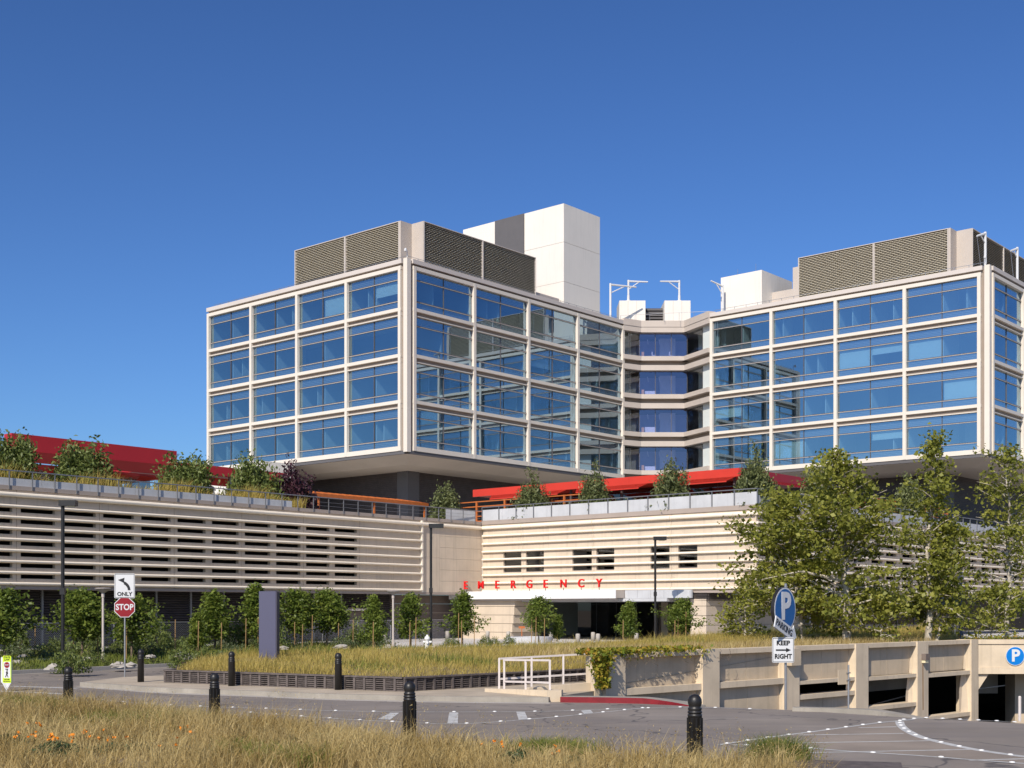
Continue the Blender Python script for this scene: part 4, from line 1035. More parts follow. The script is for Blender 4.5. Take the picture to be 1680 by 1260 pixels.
# wall return, low wall and white handrails beside the ramp head
T = thing('return_wall', 'low beige return wall joining the ramp wall and the kerb', 'wall', (0, 0, 0))
MB().bar((.45, 38.45), (2.68, 39.85), .24, -.3, (.30, .40)).build('wall', MT['rampwall'], T)
MB().bar((-.75, 39.1), (1.18, 36.85), .22, -.05, (.24, .32)).build('low_wall', MT['rampwall'], T)
MB().prism([(1.0, 36.62), (1.42, 36.72), (1.48, 37.1), (1.12, 37.16)], -.2, .33).build('end_block', MT['rampwall'], T)
MB().prism([(2.55, 39.4), (2.86, 39.7), (2.6, 40.1), (2.3, 39.8)], -.5, 1.2).build('end_pilaster', MT['rampwall'], T)
def handrail(label, p, q, zb, h, us, mids):
    T = thing('handrail', label, 'railing', (0, 0, 0), 0, 'white handrails by the ramp')
    P = lambda u: (p[0] + (q[0]-p[0])*u, p[1] + (q[1]-p[1])*u, zb[0] + (zb[1]-zb[0])*u)
    for u in us:
        a = P(u); MB().box(a[0]-.03, a[0]+.03, a[1]-.03, a[1]+.03, a[2]-.05, a[2]+h).build('post', MT['handrail'], T)
    for m_ in mids:
        a, b = P(us[0]), P(us[-1]); MB().bar(a, b, .055, (a[2]+h*m_-.028, b[2]+h*m_-.028), (a[2]+h*m_+.028, b[2]+h*m_+.028)).build('rail', MT['handrail'], T)
handrail('nearer short white handrail on the low wall', (-.6, 38.95), (1.22, 36.8), (.25, .32), .88, (.2, .55, .93), (.03 + .22, .985))
handrail('longer white handrail running to the hanging vine', (-.45, 38.75), (2.55, 40.05), (.27, .38), .90, (.02, .35, .68, .98), (.3, .985))

# ================================================================== CRIB WALL of the planter
def crib(label, pts, z0, z1):
    T = thing('crib_wall', label, 'wall', (0, 0, 0), 0, 'dark slotted planter walls')
    for a, b in zip(pts[:-1], pts[1:]):
        a, b = Vector(a), Vector(b); d = (b - a).normalized(); nrm = Vector((d.y, -d.x)); L = (b - a).length
        MB().bar(a - nrm * .16, b - nrm * .16, .2, z0 - .1, z1 - .05).build('backing', MT['cribback'], T)
        mb = MB(); nrow = 6; rh = (z1 - z0 - .05) / nrow; x = 0.0; c = 0
        while x < L - .05:
            w = min(.30 if c % 2 else .085, L - x)
            j = random.uniform(-.008, .008)
            if c % 2:
                for r_ in range(nrow):
                    j = random.uniform(-.010, .010)
                    mb.bar(a + d * x + nrm * j, a + d * (x + w - .004) + nrm * j, .08, z0 + rh * r_ + .006 * (c % 3), z0 + rh * r_ + rh * .62)
            else: mb.bar(a + d * x + nrm * (.015 + j), a + d * (x + w - .004) + nrm * (.015 + j), .10, z0, z1 - .05)
            x += w; c += 1
        kind(mb.build('crib_blocks', MT['crib'], T), 'stuff')
        MB().bar(a - nrm * .02, b - nrm * .02, .22, z1 - .048, z1).build('cap', MT['crib'], T)
crib('dark slotted crib wall holding the grass planter in the middle', [(-11.3, 48.3), A_, B_, C_, (5.4, 47.6)], .14, .58)
T = thing('timber_planter', 'low dark timber planter edge at the bottom right corner of the verge', 'planter', (0, 0, 0))
MB().prism([(3.95, 19.7), (5.72, 19.2), (5.25, 15.5), (3.5, 15.5)], -.02, .30).build('side', MT['crib'], T)
for k in range(6):
    y_ = 19.15 - .62 * k; f_ = (19.2 - y_) / 3.7
    MB().bar((3.92 - .4 * f_, y_ + .22), (5.76 - .47 * f_, y_ - .28), .58, .302, .36).build('plank', MT['crib'], T)

# ================================================================== STREET FURNITURE
bol = MB().lathe([(.112, 0), (.108, .80), (.112, .805), (.112, .83), (.100, .835), (.100, .85), (.112, .855), (.112, .875), (.100, .88), (.100, .90), (.106, .905), (.106, .93), (.088, .94), (.098, .965), (.108, 1.01), (.104, 1.06), (.085, 1.10), (.05, 1.13), (.005, 1.14)], n=20).mesh('bollard', MT['black'], True)
fl = MB()
for k in range(10):
    t = 2 * math.pi * k / 10; fl.box(.108 * math.cos(t) - .012, .108 * math.cos(t) + .012, .108 * math.sin(t) - .012, .108 * math.sin(t) + .012, .10, .78)
flm = fl.mesh('flute', MT['black'])
for x, d, z, sc, lab in ((231, 44.3, .135, 1, 'black bollard on the sidewalk just right of the stop sign'), (380, 42.0, .135, 1, 'black bollard before the left part of the crib wall'), (555, 40.0, .135, 1.02, 'black bollard standing alone before the middle of the crib wall'),
        (112, 31.5, .12, .98, 'leftmost black bollard, foot in the dry grass below the tall lamp'), (352, 28.3, .13, .98, 'black bollard in the grass edge below the sidewalk corner'), (672, 23.0, .22, 1, 'large black bollard in tall grass at the picture middle'), (1140, 19.5, .22, 1.0, 'nearest and largest black bollard at the right end of the grass')):
    p = W(x, d, z); T = thing('bollard', lab, 'bollard', p, random.uniform(0, 1), 'black bollards'); T.scale = (sc, sc, sc)
    put('post', bol, T)
    if d < 35: put('flutes', flm, T)
# lamp posts
def lamp(label, x, d, z, h, arm):
    T = thing('street_lamp', label, 'street lamp', W(x, d, z), 0, 'tall black street lamps')
    MB().lathe([(.16, 0), (.16, .05), (.075, .06), (.075, h)], n=12).build('pole', MT['black'], T)
    MB().box(-.12, arm, -.17, .17, h - .02, h + .22).build('head', MT['black'], T)
    MB().box(arm * .35, arm * .85, -.12, .12, h - .05, h - .022).build('lens', MT['lens'], T)
    MB().box(-.1, .1, -.1, .1, h * .46, h * .50).build('band', MT['black'], T)
lamp('tall black square headed street lamp at the left', 103, 53.5, .1, 6.9, .58)
lamp('black square headed street lamp left of the emergency lettering', 707, 72.6, .45, 6.85, .72)
lamp('black square headed street lamp before the upper windows at the right', 1075, 83.0, .42, 6.75, .72)
def path_light(label, x, d, z, h, m):
    T = thing('path_light', label, 'lamp post', W(x, d, z), 0, 'slim path lights')
    MB().lathe([(.09, 0), (.09, .3), (.06, .32), (.055, h - .3), (.075, h - .28), (.075, h - .1)], n=10).build('pole', m, T)
    MB().lathe([(.05, h - .1), (.36, h + .10), (.38, h + .13), (.3, h + .15), (.02, h + .16)], n=16).build('dish', m, T)
path_light('slim pale path light left of the stop sign', 169, 59, .3, 3.2, MT['lampgrey'])
path_light('slim pale path light left of the middle street lamp', 645, 71, .5, 3.05, MT['lampgrey'])
T = thing('path_light', 'blue grey post lamp under the plane trees at the right', 'lamp post', W(1576, 62, 1.1), 0)
MB().lathe([(.14, 0), (.14, .4), (.09, .45), (.075, 2.9)], n=10).build('pole', MT['lampblue'], T); MB().lathe([(.08, 2.9), (.16, 3.0), (.16, 3.3), (.05, 3.4)], n=10).build('lantern', MT['lampgrey'], T)
# monolith
T = thing('monolith_sign', 'blank blue grey monolith sign panel standing in the planter grass', 'sign', W(440, 51, .5), R(-14))
MB().box(-.37, .35, -.06, .06, 0, 2.88).build('face_panel', MT['monolith'], T); MB().box(.352, .40, -.05, .20, 0, 2.86).build('edge', MT['monoside'], T); MB().box(-.36, .35, .062, .2, 0, 2.86).build('rear_panel', MT['monoside'], T)
# stop sign and turn sign on one post
def octo(r, y0, y1): return MB().add([(r * math.cos(R(22.5 + 45*k)), y, r * math.sin(R(22.5 + 45*k))) for y in (y0, y1) for k in range(8)], [tuple(range(8)), tuple(range(8, 16))[::-1]] + [(k, 8 + k, 8 + (k+1) % 8, (k+1) % 8) for k in range(8)])
def rrect(w, h, y0, y1, r=.04, n=4):
    pts = []
    for cx, cz, a0 in ((w/2-r, h/2-r, 0), (-w/2+r, h/2-r, 90), (-w/2+r, -h/2+r, 180), (w/2-r, -h/2+r, 270)):
        for k in range(n + 1): t = R(a0 + 90 * k / n); pts.append((cx + r*math.cos(t), cz + r*math.sin(t)))
    m_ = len(pts)
    return MB().add([(p[0], y, p[1]) for y in (y0, y1) for p in pts], [tuple(range(m_)), tuple(range(m_, 2*m_))[::-1]] + [(k, m_ + k, m_ + (k+1) % m_, (k+1) % m_) for k in range(m_)])
def flat(poly, y0, y1):
    m_ = len(poly); me = MB().add([(p[0], y, p[1]) for y in (y0, y1) for p in poly], [(k, m_ + k, m_ + (k+1) % m_, (k+1) % m_) for k in range(m_)])
    for t in tessellate_polygon([[Vector((p[0], p[1], 0)) for p in poly]]): me.f += [tuple(t), tuple(i + m_ for i in t[::-1])]
    return me
T = thing('stop_sign', 'red octagonal stop sign on a galvanised post at the sidewalk tip', 'sign', W(204.5, 47.5, .1), R(8))
MB().tube([(0, .04, 0), (0, .04, 3.75)], .03, 8).build('post', MT['galv'], T)
b = octo(.40, -.012, 0).build('board', MT['signwhite'], T, (0, 0, 2.63)); octo(.375, -.016, -.0125).build('red_field', MT['signred'], b)
put('lettering', text('STOP', .31, .006, MT['signwhite'], .008, sx=.86), b, (0, -.020, 0))
T2 = thing('turn_sign', 'white left turn only sign above the stop sign', 'sign', W(204.5, 47.5, 3.07), R(8))
b = rrect(.74, .92, -.012, 0).build('board', MT['signwhite'], T2, (0, 0, .46))
for nm, w, h in (('border', .70, .88),):
    fr = MB()
    for x0, x1, z0, z1 in ((-.35, .35, .425, .44), (-.35, .35, -.44, -.425), (-.35, -.335, -.425, .425), (.335, .35, -.425, .425)): fr.box(x0, x1, -.016, -.0125, z0, z1)
    fr.build('border', MT['signblack'], b)
arc = []
for k in range(9): t = R(0 + 62 * k / 8); arc.append((-.17 + .38 * math.cos(t), -.16 + .36 * math.sin(t)))
inn = []
for k in range(9): t = R(62 - 62 * k / 8); inn.append((-.17 + .285 * math.cos(t), -.16 + .25 * math.sin(t)))
flat(arc + inn, -.018, -.0125).build('arrow_shaft', MT['signblack'], b); flat([(-.24, .22), (.0, .30), (-.02, .20), (.02, .08)], -.018, -.0125).build('arrow_head', MT['signblack'], b)
put('lettering', text('ONLY', .20, .006, MT['signblack'], .006, sx=1.0), b, (0, -.018, -.31))
# pedestrian sign
T = thing('pedestrian_sign', 'lime and white crosswalk law sign at the left picture edge', 'sign', W(11.5, 41.5, 0), R(-12))
MB().add([(-.17, -.03, .28), (.17, -.03, .28), (0, -.03, .02), (-.17, .03, .28), (.17, .03, .28), (0, .03, .02)], [(0, 2, 1), (3, 4, 5), (0, 3, 5, 2), (1, 2, 5, 4)]).build('tip', MT['signwhite'], T)
MB().box(-.20, .17, -.03, .03, .281, 1.10).build('panel', MT['signwhite'], T)
b = rrect(.31, .88, -.036, -.031).build('face', MT['signyellow'], T, (.02, 0, .71)); rrect(.25, .53, -.04, -.0365, .02).build('field', MT['signwhite'], b, (0, 0, -.02))
b2 = octo(.10, -.045, -.041).build('stop_mark', MT['signred'], b, (0, 0, .14)); 
put('lettering', text('STATE', .085, .004, MT['signblack'], .002), b, (0, -.040, .385)); put('lettering', text('LAW', .085, .004, MT['signblack'], .002), b, (0, -.040, .31))
put('lettering', text('FOR', .05, .004, MT['signblack'], .002), b, (0, -.045, 0)); put('lettering', text('STOP', .06, .004, MT['signwhite'], .001), b, (0, -.05, .14))
flat([(-.01, .0), (.03, .0), (.045, -.08), (.02, -.10), (.06, -.2), (.035, -.2), (.0, -.12), (-.035, -.2), (-.06, -.19), (-.02, -.10), (-.03, -.04)], -.045, -.041).build('walker', MT['signblack'], b, (0, 0, -.06))
disc(.022, -.045, -.041, 12).build('walker_head', MT['signblack'], b, (.01, 0, -.03))
put('lettering', text('WITHIN', .055, .004, MT['signblack'], .001), b, (0, -.040, -.33)); put('lettering', text('CROSSWALK', .045, .004, MT['signblack'], .001), b, (0, -.040, -.39))
# parking and keep right signs
T = thing('parking_sign', 'big round blue P parking sign with arrow on a post by the ramp', 'sign', W(1287, 34.4, 0), 0)
MB().tube([(.05, .09, -.05), (.05, .09, 3.35)], .035, 8).build('post', MT['galv'], T)
b = disc(.60, -.05, .05, 48).build('board', MT['black'], T, (-.03, 0, 2.65), R(50))
disc(.59, -.055, -.0505, 48).build('rim', MT['signwhite'], b); disc(.55, -.060, -.0555, 48).build('blue_field', MT['signblue'], b)
put('letter', text('P', 1.0, .008, MT['signwhite'], .035, sx=1.05), b, (.02, -.066, .06))
aw = [(-.66, .155), (.40, .155), (.40, .25), (.68, 0), (.40, -.25), (.40, -.155), (-.66, -.155)]
b = flat([(x * .95, z) for x, z in aw], -.09, -.062).build('arrow_board', MT['signwhite'], T, (-.04, 0, 2.12), R(50)); b.rotation_euler = (0, R(21), R(50))
put('lettering', text('PARKING', .25, .006, MT['signblack'], .002, sx=.92), b, (-.11, -.096, 0))
T = thing('keep_right_sign', 'white keep right sign with black arrow below the parking sign', 'sign', W(1287, 34.4, 1.22), R(4))
b = rrect(.60, .68, -.012, 0).build('board', MT['signwhite'], T, (-.04, 0, .34)); fr = MB()
for x0, x1, z0, z1 in ((-.285, .285, .31, .322), (-.285, .285, -.322, -.31), (-.285, -.273, -.31, .31), (.273, .285, -.31, .31)): fr.box(x0, x1, -.016, -.0125, z0, z1)
fr.build('border', MT['signblack'], b)
put('lettering', text('KEEP', .17, .006, MT['signblack'], .006), b, (0, -.018, .185)); put('lettering', text('RIGHT', .17, .006, MT['signblack'], .006, sx=.95), b, (0, -.018, -.175))
flat([(-.20, .02), (.08, .02), (.08, .06), (.21, 0), (.08, -.06), (.08, -.02), (-.20, -.02)], -.018, -.0125).build('arrow', MT['signblack'], b)
T = thing('sign_back', 'small sign seen from behind on a post at the ramp crest', 'sign', W(1392, 33.0, 0), R(35))
MB().tube([(0, 0, -.02), (0, 0, 1.22)], .025, 8).build('post', MT['galv'], T); MB().box(-.35, .02, .03, .05, .72, 1.10).build('board', MT['ramppanel'], T)
for z in (.82, 1.0): MB().box(-.05, .05, -.03, .029, z, z + .03).build('bracket', MT['galv'], T)
T = tag(MB().lathe([(.035, 0), (.035, .58), (.02, .60)], n=8).build('post', MT['handrail'], None, W(1673, 30.3, 0)), 'thin white post on the ramp crest at the right edge', 'post')
# small concrete bollards and hydrant on the forecourt
sb = MB().lathe([(.15, 0), (.15, .56), (.12, .62), (.02, .63)], n=12).mesh('concrete_bollard', MT['concrete'], True)
for i, (x, y) in enumerate(((632, 1050), (664, 1047), (694, 1048), (734, 1049), (800, 1049), (834, 1049.5), (904, 1051), (948, 1055), (973, 1051.5), (981, 1055), (1044, 1053))):
    d = (CZ - .42) * F / (y - HZ); tag(put('concrete_bollard', sb, None, W(x, d, .42)), '%s short round concrete bollard from the left before the emergency entrance' % 'first second third fourth fifth sixth seventh eighth ninth tenth eleventh'.split()[i], 'bollard', 'short concrete bollards at the entrance')
T = thing('fire_hydrant', 'white fire hydrant beside the middle street lamp', 'hydrant', W(701, 70.5, .48))
MB().lathe([(.17, 0), (.17, .06), (.12, .08), (.12, .5), (.16, .52), (.16, .58), (.13, .66), (.06, .72), (.05, .78)], n=14).build('barrel', MT['hydrant'], T, smooth=True)
MB().tube([(-.24, 0, .38), (.24, 0, .38)], .07, 8).tube([(0, -.22, .36), (0, 0, .36)], .08, 8).build('outlet', MT['hydrant'], T)
T = thing('round_seat', 'low round stone seat wall on the forecourt behind a young tree', 'seat', W(868, 86, .42))
mb = MB()
ring = [(1.55 * math.cos(2*math.pi*k/32), 1.55 * math.sin(2*math.pi*k/32)) for k in range(32)]
for k in range(32):
    a, b = Vector(ring[k]), Vector(ring[(k+1) % 32]); a2, b2 = a * .7, b * .7
    mb.add([(a.x, a.y, 0), (b.x, b.y, 0), (b.x, b.y, .4), (a.x, a.y, .4), (a2.x, a2.y, .4), (b2.x, b2.y, .4), (a2.x, a2.y, 0), (b2.x, b2.y, 0)], [(0, 1, 2, 3), (3, 2, 5, 4), (4, 5, 7, 6)])
mb.build('seat_ring', MT['parapet'], T)
T = tag(MB().box(-.22, .22, -.05, .05, .9, 1.05).box(-.03, .03, -.03, .03, 0, .9).box(-.2, .2, -.2, .2, 0, .05).build('direction_sign', MT['orange'], None, W(856, 90, .42)), 'small orange notice board before the dark entrance glass', 'sign')
T = thing('warning_sign', 'lime diamond warning sign half hidden behind the plane trees', 'sign', W(1567, 72, .9))
flat([(0, .35), (.35, 0), (0, -.35), (-.35, 0)], -.01, 0).build('board', MT['signyellow'], T, (0, 0, 1.75)); MB().tube([(0, .03, 0), (0, .03, 2.1)], .03, 6).build('post', MT['galv'], T)
# chain-link fence before the louvres
T = thing('chain_link_fence', 'grey chain link fence in front of the dark louvred ground floor', 'fence', (0, 0, 0), BR)
s = 18.0
pm_ = MB().tube([(0, 0, .3), (0, 0, 1.95)], .03, 6).mesh('post', MT['galv'])
while s < 66: put('post', pm_, T, (s, 62.4, 0)); s += 3.0
MB().tube([(18, 62.4, 1.93), (66, 62.4, 1.93)], .022, 5).build('top_rail', MT['galv'], T)
n = 400; k = np.arange(n); x0 = 18 + k * .12
vv, ff = [], []
for sg in (1, -1):
    xa = x0; xb = x0 + sg * 1.5
    b = len(vv) * 1
    V4 = np.stack([np.stack([xa - .010, 0*xa + 62.41, 0*xa + .42], 1), np.stack([xa + .010, 0*xa + 62.41, 0*xa + .42], 1), np.stack([xb + .010, 0*xa + 62.41, 0*xa + 1.92], 1), np.stack([xb - .010, 0*xa + 62.41, 0*xa + 1.92], 1)], 1).reshape(-1, 3)
    vv.append(V4)
vv = np.concatenate(vv)
kind(put('wire_mesh', np_mesh('wire_mesh', vv, np.arange(len(vv)).reshape(-1, 4), None, MT['galv']), T), 'stuff')

# ================================================================== VEGETATION
def loft_at(A, B, rise, u, f):
    A = np.array(A, float); B = np.array(B, float)
    def samp(P):
        L = np.r_[0, np.cumsum(np.linalg.norm(np.diff(P[:, :2], axis=0), axis=1))]; L /= L[-1]
        return np.stack([np.interp(u, L, P[:, k]) for k in range(3)], 1)
    p = samp(A) * (1 - f[:, None]) + samp(B) * f[:, None]
    p[:, 2] += np.array([rise(a, b) for a, b in zip(u, f)]); return p
def ground_z(x, y, A, B, rise):       # height of a lofted bed near a plan point
    u, f = np.meshgrid(np.linspace(0, 1, 120), np.linspace(0, 1, 60)); p = loft_at(A, B, rise, u.ravel(), f.ravel())
    return p[np.argmin((p[:, 0] - x)**2 + (p[:, 1] - y)**2), 2]

def clumps(n, shape, per, spread, rngl):
    """leaf centres in clumps; shape(u) gives clump centres"""
    c = shape(n, rngl); r = np.repeat(c, per, axis=0)
    return r + rngl.normal(size=r.shape) * spread
def young_tree(seed, h, w, lm, leaf=.14, dense=1.0, base=.30, cone=.35):
    """tapered trunk, limbs that carry leaf clumps"""
    g = np.random.default_rng(seed); rd = random.Random(seed)
    tb = MB(); top = h * .9
    path = [(0, 0, 0), (g.normal() * .03, g.normal() * .03, h * .3), (g.normal() * .08, g.normal() * .08, h * .6), (g.normal() * .1, g.normal() * .1, top)]
    tb.tube(path, [.05, .04, .028, .008], 7)
    cen = []
    nl = int(34 * dense)
    for i in range(nl):
        f = base + (1 - base) * (i + .5) / nl; z0 = h * (f * .92 - .03)
        prof = (math.sin(min(1, (f - base) / (1 - base) * 1.0) ** .75 * math.pi * .86 + .42)) ** .8 * (1 - cone * (f - base))
        L = w * max(.18, prof) * rd.uniform(.35, 1.3)
        th = i * 2.4 + rd.uniform(-.5, .5); el = rd.uniform(.15, .7)
        px_ = np.interp(z0, [p[2] for p in path], [p[0] for p in path]); py_ = np.interp(z0, [p[2] for p in path], [p[1] for p in path])
        a = np.array([px_, py_, z0]); e = a + np.array([math.cos(th) * L, math.sin(th) * L, L * el * .6])
        tb.tube([a, (a + e) / 2 + np.array([0, 0, .02]), e], [.016, .011, .004], 4, cap=False)
        for q in (.35, .6, .82, 1.0, 1.08):
            cen.append((a + (e - a) * q + g.normal(size=3) * .06, .11 + .07 * rd.random()))
    pts = []
    for c_, r_ in cen: pts.append(c_ + g.normal(size=(int(10 * dense), 3)) * r_ * w * .9)
    pts = np.concatenate(pts)
    return tb.mesh('trunk', MT['bark']), leaves('crown', pts, leaf, lm, .55, .35)
def place_tree(name, label, cat, loc, meshes, rz, sc=1.0, group=None, sz=None):
    T = thing(name, label, cat, loc, rz, group); T.scale = (sc, sc, sz or sc)
    put('trunk', meshes[0], T); put('crown', meshes[1], T); return T
YT = [young_tree(11 + i, 3.4, w_, MT['leaf_tree'], .17, 1.3 + .12 * i, b_, c_) for i, (w_, b_, c_) in enumerate(((1.10, .24, .75), (1.25, .30, .35), (.95, .20, .95), (1.30, .34, .15)))]
def bz(x, d):   # bed height at a pixel column and depth
    X = (x - CX) / F * d; return ground_z(X, d, bedA, bedB, bump2)
GT = 'young street trees'
for x, d, top, v, sx, lab in (
    (8, 57, 957, 1, 1.15, 'leafy young tree at the left picture edge behind the lime sign'),
    (134, 62, 960, 3, 1.2, 'young tree with broad crown behind the tall left lamp'),
    (216, 61, 968, 1, 1.2, 'young tree with crown half hidden by the stop sign'),
    (322, 69, 1000, 2, .9, 'smaller bushy young tree left of the monolith, front one of two'),
    (352, 72, 962, 0, 1.35, 'taller young tree left of the monolith'),
    (421, 74, 950, 2, 1.25, 'young tree rising just left behind the monolith'),
    (484, 76, 960, 1, 1.2, 'young tree just right of the monolith'),
    (536, 77, 962, 3, 1.15, 'second young tree right of the monolith'),
    (614, 71, 970, 2, 1.05, 'narrow young tree between monolith and middle street lamp'),
    (674, 73, 966, 0, 1.1, 'young tree close to the left of the middle street lamp'),
    (759, 74, 963, 0, 1.1, 'dark green young tree in front of the first red letter'),
    (884, 80, 973, 1, 1.0, 'young tree in front of the entrance glass, below the letter G'),
    (914, 82, 1005, 2, .72, 'thin small tree beside the entrance seat'),
    (1030, 80, 981, 2, 1.05, 'young tree left of the right street lamp'),
    (1119, 76, 979, 3, 1.05, 'round crowned young tree right of the right street lamp')):
    z = .36 if x < 460 else (.45 if x < 700 else .62)
    hh = (CZ + (HZ - top) / F * d - z) / 3.5
    place_tree('young_tree', lab, 'tree', W(x, d, z - .03), YT[v], random.uniform(0, 6.28), sx * min(1.15, max(.85, hh)), GT, hh)
# wooden stakes
stk = MB().tube([(0, 0, 0), (.02, .01, 1.7)], .024, 5).mesh('tree_stake', MT['stake'])
for x, d, z in ((57, 60, .3), (120, 63, .35), (160, 63, .35), (207, 60, .3), (287, 70, .4), (287, 62, .3), (325, 66, .35), (363, 70, .4), (403, 70, .45), (423, 73, .5), (483, 73, .5), (496, 73, .5), (512, 75, .5), (555, 76, .5), (579, 75, .5), (612, 70, .5), (672, 71, .5), (682, 71, .5), (752, 73, .6), (757, 73, .6), (778, 73, .6), (872, 79, .6), (879, 79, .6), (893, 79, .6), (1022, 79, .6), (1107, 75, .7), (1112, 75, .7), (1125, 75, .7)):
    o = put('tree_stake', stk, None, W(x, d, z)); o.scale = (1, 1, random.uniform(.75, 1.1)); tag(o, 'thin wooden stake propping a young tree', 'stake', 'wooden tree stakes')
# shrubs
def shrub(seed, r, h, lm, leaf, n, asp=.5):
    g = np.random.default_rng(seed)
    k = n // 14
    d = unit(g.normal(size=(k, 3))); d[:, 2] = np.abs(d[:, 2]); rad = g.uniform(.45, 1, (k, 1)) ** .6
    lump = 1 + .28 * np.sin(d[:, :1] * 5 + seed) * np.cos(d[:, 1:2] * 6) + .07 * g.normal(size=(k, 1))
    c = d * rad * lump * np.array([r, r, h])
    p = np.repeat(c, 14, 0) + g.normal(size=(k * 14, 3)) * r * .13; p[:, 2] = np.maximum(p[:, 2], .02)
    st = MB()
    for i in range(9):
        q = d[i] * np.array([r, r, h]) * .8; st.tube([(0, 0, 0), q * .5 + np.array([0, 0, .1]), q], [.03, .018, .006], 4, cap=False)
    return st.mesh('stems', MT['bark']), leaves('foliage', p, leaf, lm, asp, .3)
def place_shrub(name, label, cat, loc, ms, sc, sz=None, group=None):
    T = thing(name, label, cat, loc, random.uniform(0, 6.28), group); T.scale = (sc, sc, sz or sc)
    put('stems', ms[0], T); put('foliage', ms[1], T); return T
SG = [shrub(40 + i, .6, .55, MT['leaf_sage'], .09, 900) for i in range(3)] + [shrub(50 + i, .6, .75, MT['leaf_bush'], .10, 900) for i in range(2)]
rd = random.Random(5)
for i in range(64):
    u = rd.random(); x = -40 + 690 * u if i % 3 else rd.uniform(20, 420); d = (56 + 20 * u) + rd.uniform(-1, 7)
    z = bz(x, d) if x < 420 else .45
    place_shrub('low_shrub', 'low rounded shrub in the planting bed behind the side road', 'shrub', W(x, d, z - .04), SG[rd.randrange(5)], rd.uniform(.55, 1.25), None, 'low shrubs of the planting bed')
for i, (x, d) in enumerate(((30, 63), (150, 68), (262, 68), (455, 72), (585, 76), (390, 74))):
    place_shrub('tall_shrub', 'wispy tall shrub among the young trees, ' + ('at the left edge', 'below the tall left lamp', 'right of the stop sign', 'right beside the monolith', 'left of the narrow young tree', 'left beside the monolith')[i], 'shrub', W(x, d, .4), SG[3 + i % 2], rd.uniform(.9, 1.2), 2.2, 'tall shrubs among the young trees')
for x, d, s_ in ((117, 50.5, 1.15), (300, 55, 1.1), (160, 57, .8)):
    place_shrub('kerb_shrub', 'dark leafy shrub close to the far kerb, %s' % {117: 'at the foot of the tall left lamp', 300: 'left of the grass planter', 160: 'below the pale path light'}[x], 'shrub', W(x, d, .14), SG[3], s_, s_ * 1.3)
for x, d, s_ in ((745, 73, .6), (795, 74, .7), (812, 74, .6), (835, 76, .7), (735, 72, .6)):
    place_shrub('entrance_shrub', 'small dark shrub at the back edge of the planter grass', 'shrub', W(x, d, .6), SG[4], s_, None, 'small shrubs behind the planter')
# boulders
bg_ = np.random.default_rng(3)
def boulder(seed):
    g = np.random.default_rng(seed); mb = MB(); n, m_ = 10, 6; vs = []
    for i in range(m_ + 1):
        for k in range(n):
            t = 2*math.pi*k/n; ph = math.pi/2 * i / m_; r_ = .5 * (1 + .22 * g.normal())
            vs.append((r_ * math.cos(t) * math.cos(ph) * 1.5, r_ * math.sin(t) * math.cos(ph), .45 * math.sin(ph) * (1 + .15 * g.normal())))
    return mb.add(vs, [(i*n+k, i*n+(k+1) % n, (i+1)*n+(k+1) % n, (i+1)*n+k) for i in range(m_) for k in range(n)] + [tuple(m_*n + k for k in range(n))]).mesh('boulder', MT['boulder'], False)
ORD = 'first second third fourth fifth sixth seventh eighth ninth tenth eleventh twelfth thirteenth'.split()
BO = [boulder(i) for i in range(3)]
for i, (x, d, s_) in enumerate(((30, 56.5, .6), (38, 60, .5), (89, 52.5, .6), (145, 58, .45), (194, 54.5, .65), (213, 55, .5), (248, 60, .45), (296, 62, .6), (309, 58.5, .6), (465, 68, .5), (561, 70, .6), (637, 70.5, .5), (716, 70.5, .45))):
    o = put('boulder', BO[i % 3], None, W(x, d, .18 if d < 57 else (.36 if x < 420 else .52)), i * 1.3); o.scale = (s_, s_, s_ * .8); tag(o, '%s pale weathered boulder from the left in the planting bed' % ORD[i], 'boulder', 'boulders in the planting bed')
# roof garden planting
OL = [shrub(70 + i, .95, 1.9, MT['leaf_olive'], .17, 5200, .42) for i in range(3)]
BU = [shrub(80 + i, 1.5, 2.0, MT['leaf_bush'], .21, 6500, .45) for i in range(2)]
PU = shrub(90, 1.2, 1.7, MT['leaf_purple'], .19, 4200, .5)
GZ = 9.5
def garden(name, label, x, ytop, ms, h0, s=None, t=None, sc=1.0, cat='shrub', group=None):
    r_ = (x - CX) / F
    d = s / (U.x * r_ + U.y) if s else t / (V.x * r_ + V.y)
    zt_ = CZ + (HZ - ytop) / F * d
    place_shrub(name, label, cat, W(x, d, GZ), ms, sc, (zt_ - GZ) / h0, group)
garden('garden_bush', 'big green bush at the left edge of the roof garden', 15, 712, BU[0], 2.2, t=69.5, sc=1.05)
garden('garden_bush', 'feathery green bush before the middle of the red pavilion', 133, 728, BU[1], 2.2, t=70, sc=1.25)
garden('garden_bush', 'green bush covering the right end of the red pavilion', 305, 748, BU[0], 2.2, t=70, sc=1.25)
garden('garden_bush', 'bright green bush left of the purple shrub on the roof', 412, 752, BU[1], 2.2, t=70.5, sc=1.15)
garden('purple_shrub', 'dark purple leaved shrub on the roof garden', 476, 768, PU, 1.85, t=70.5, sc=1.35)
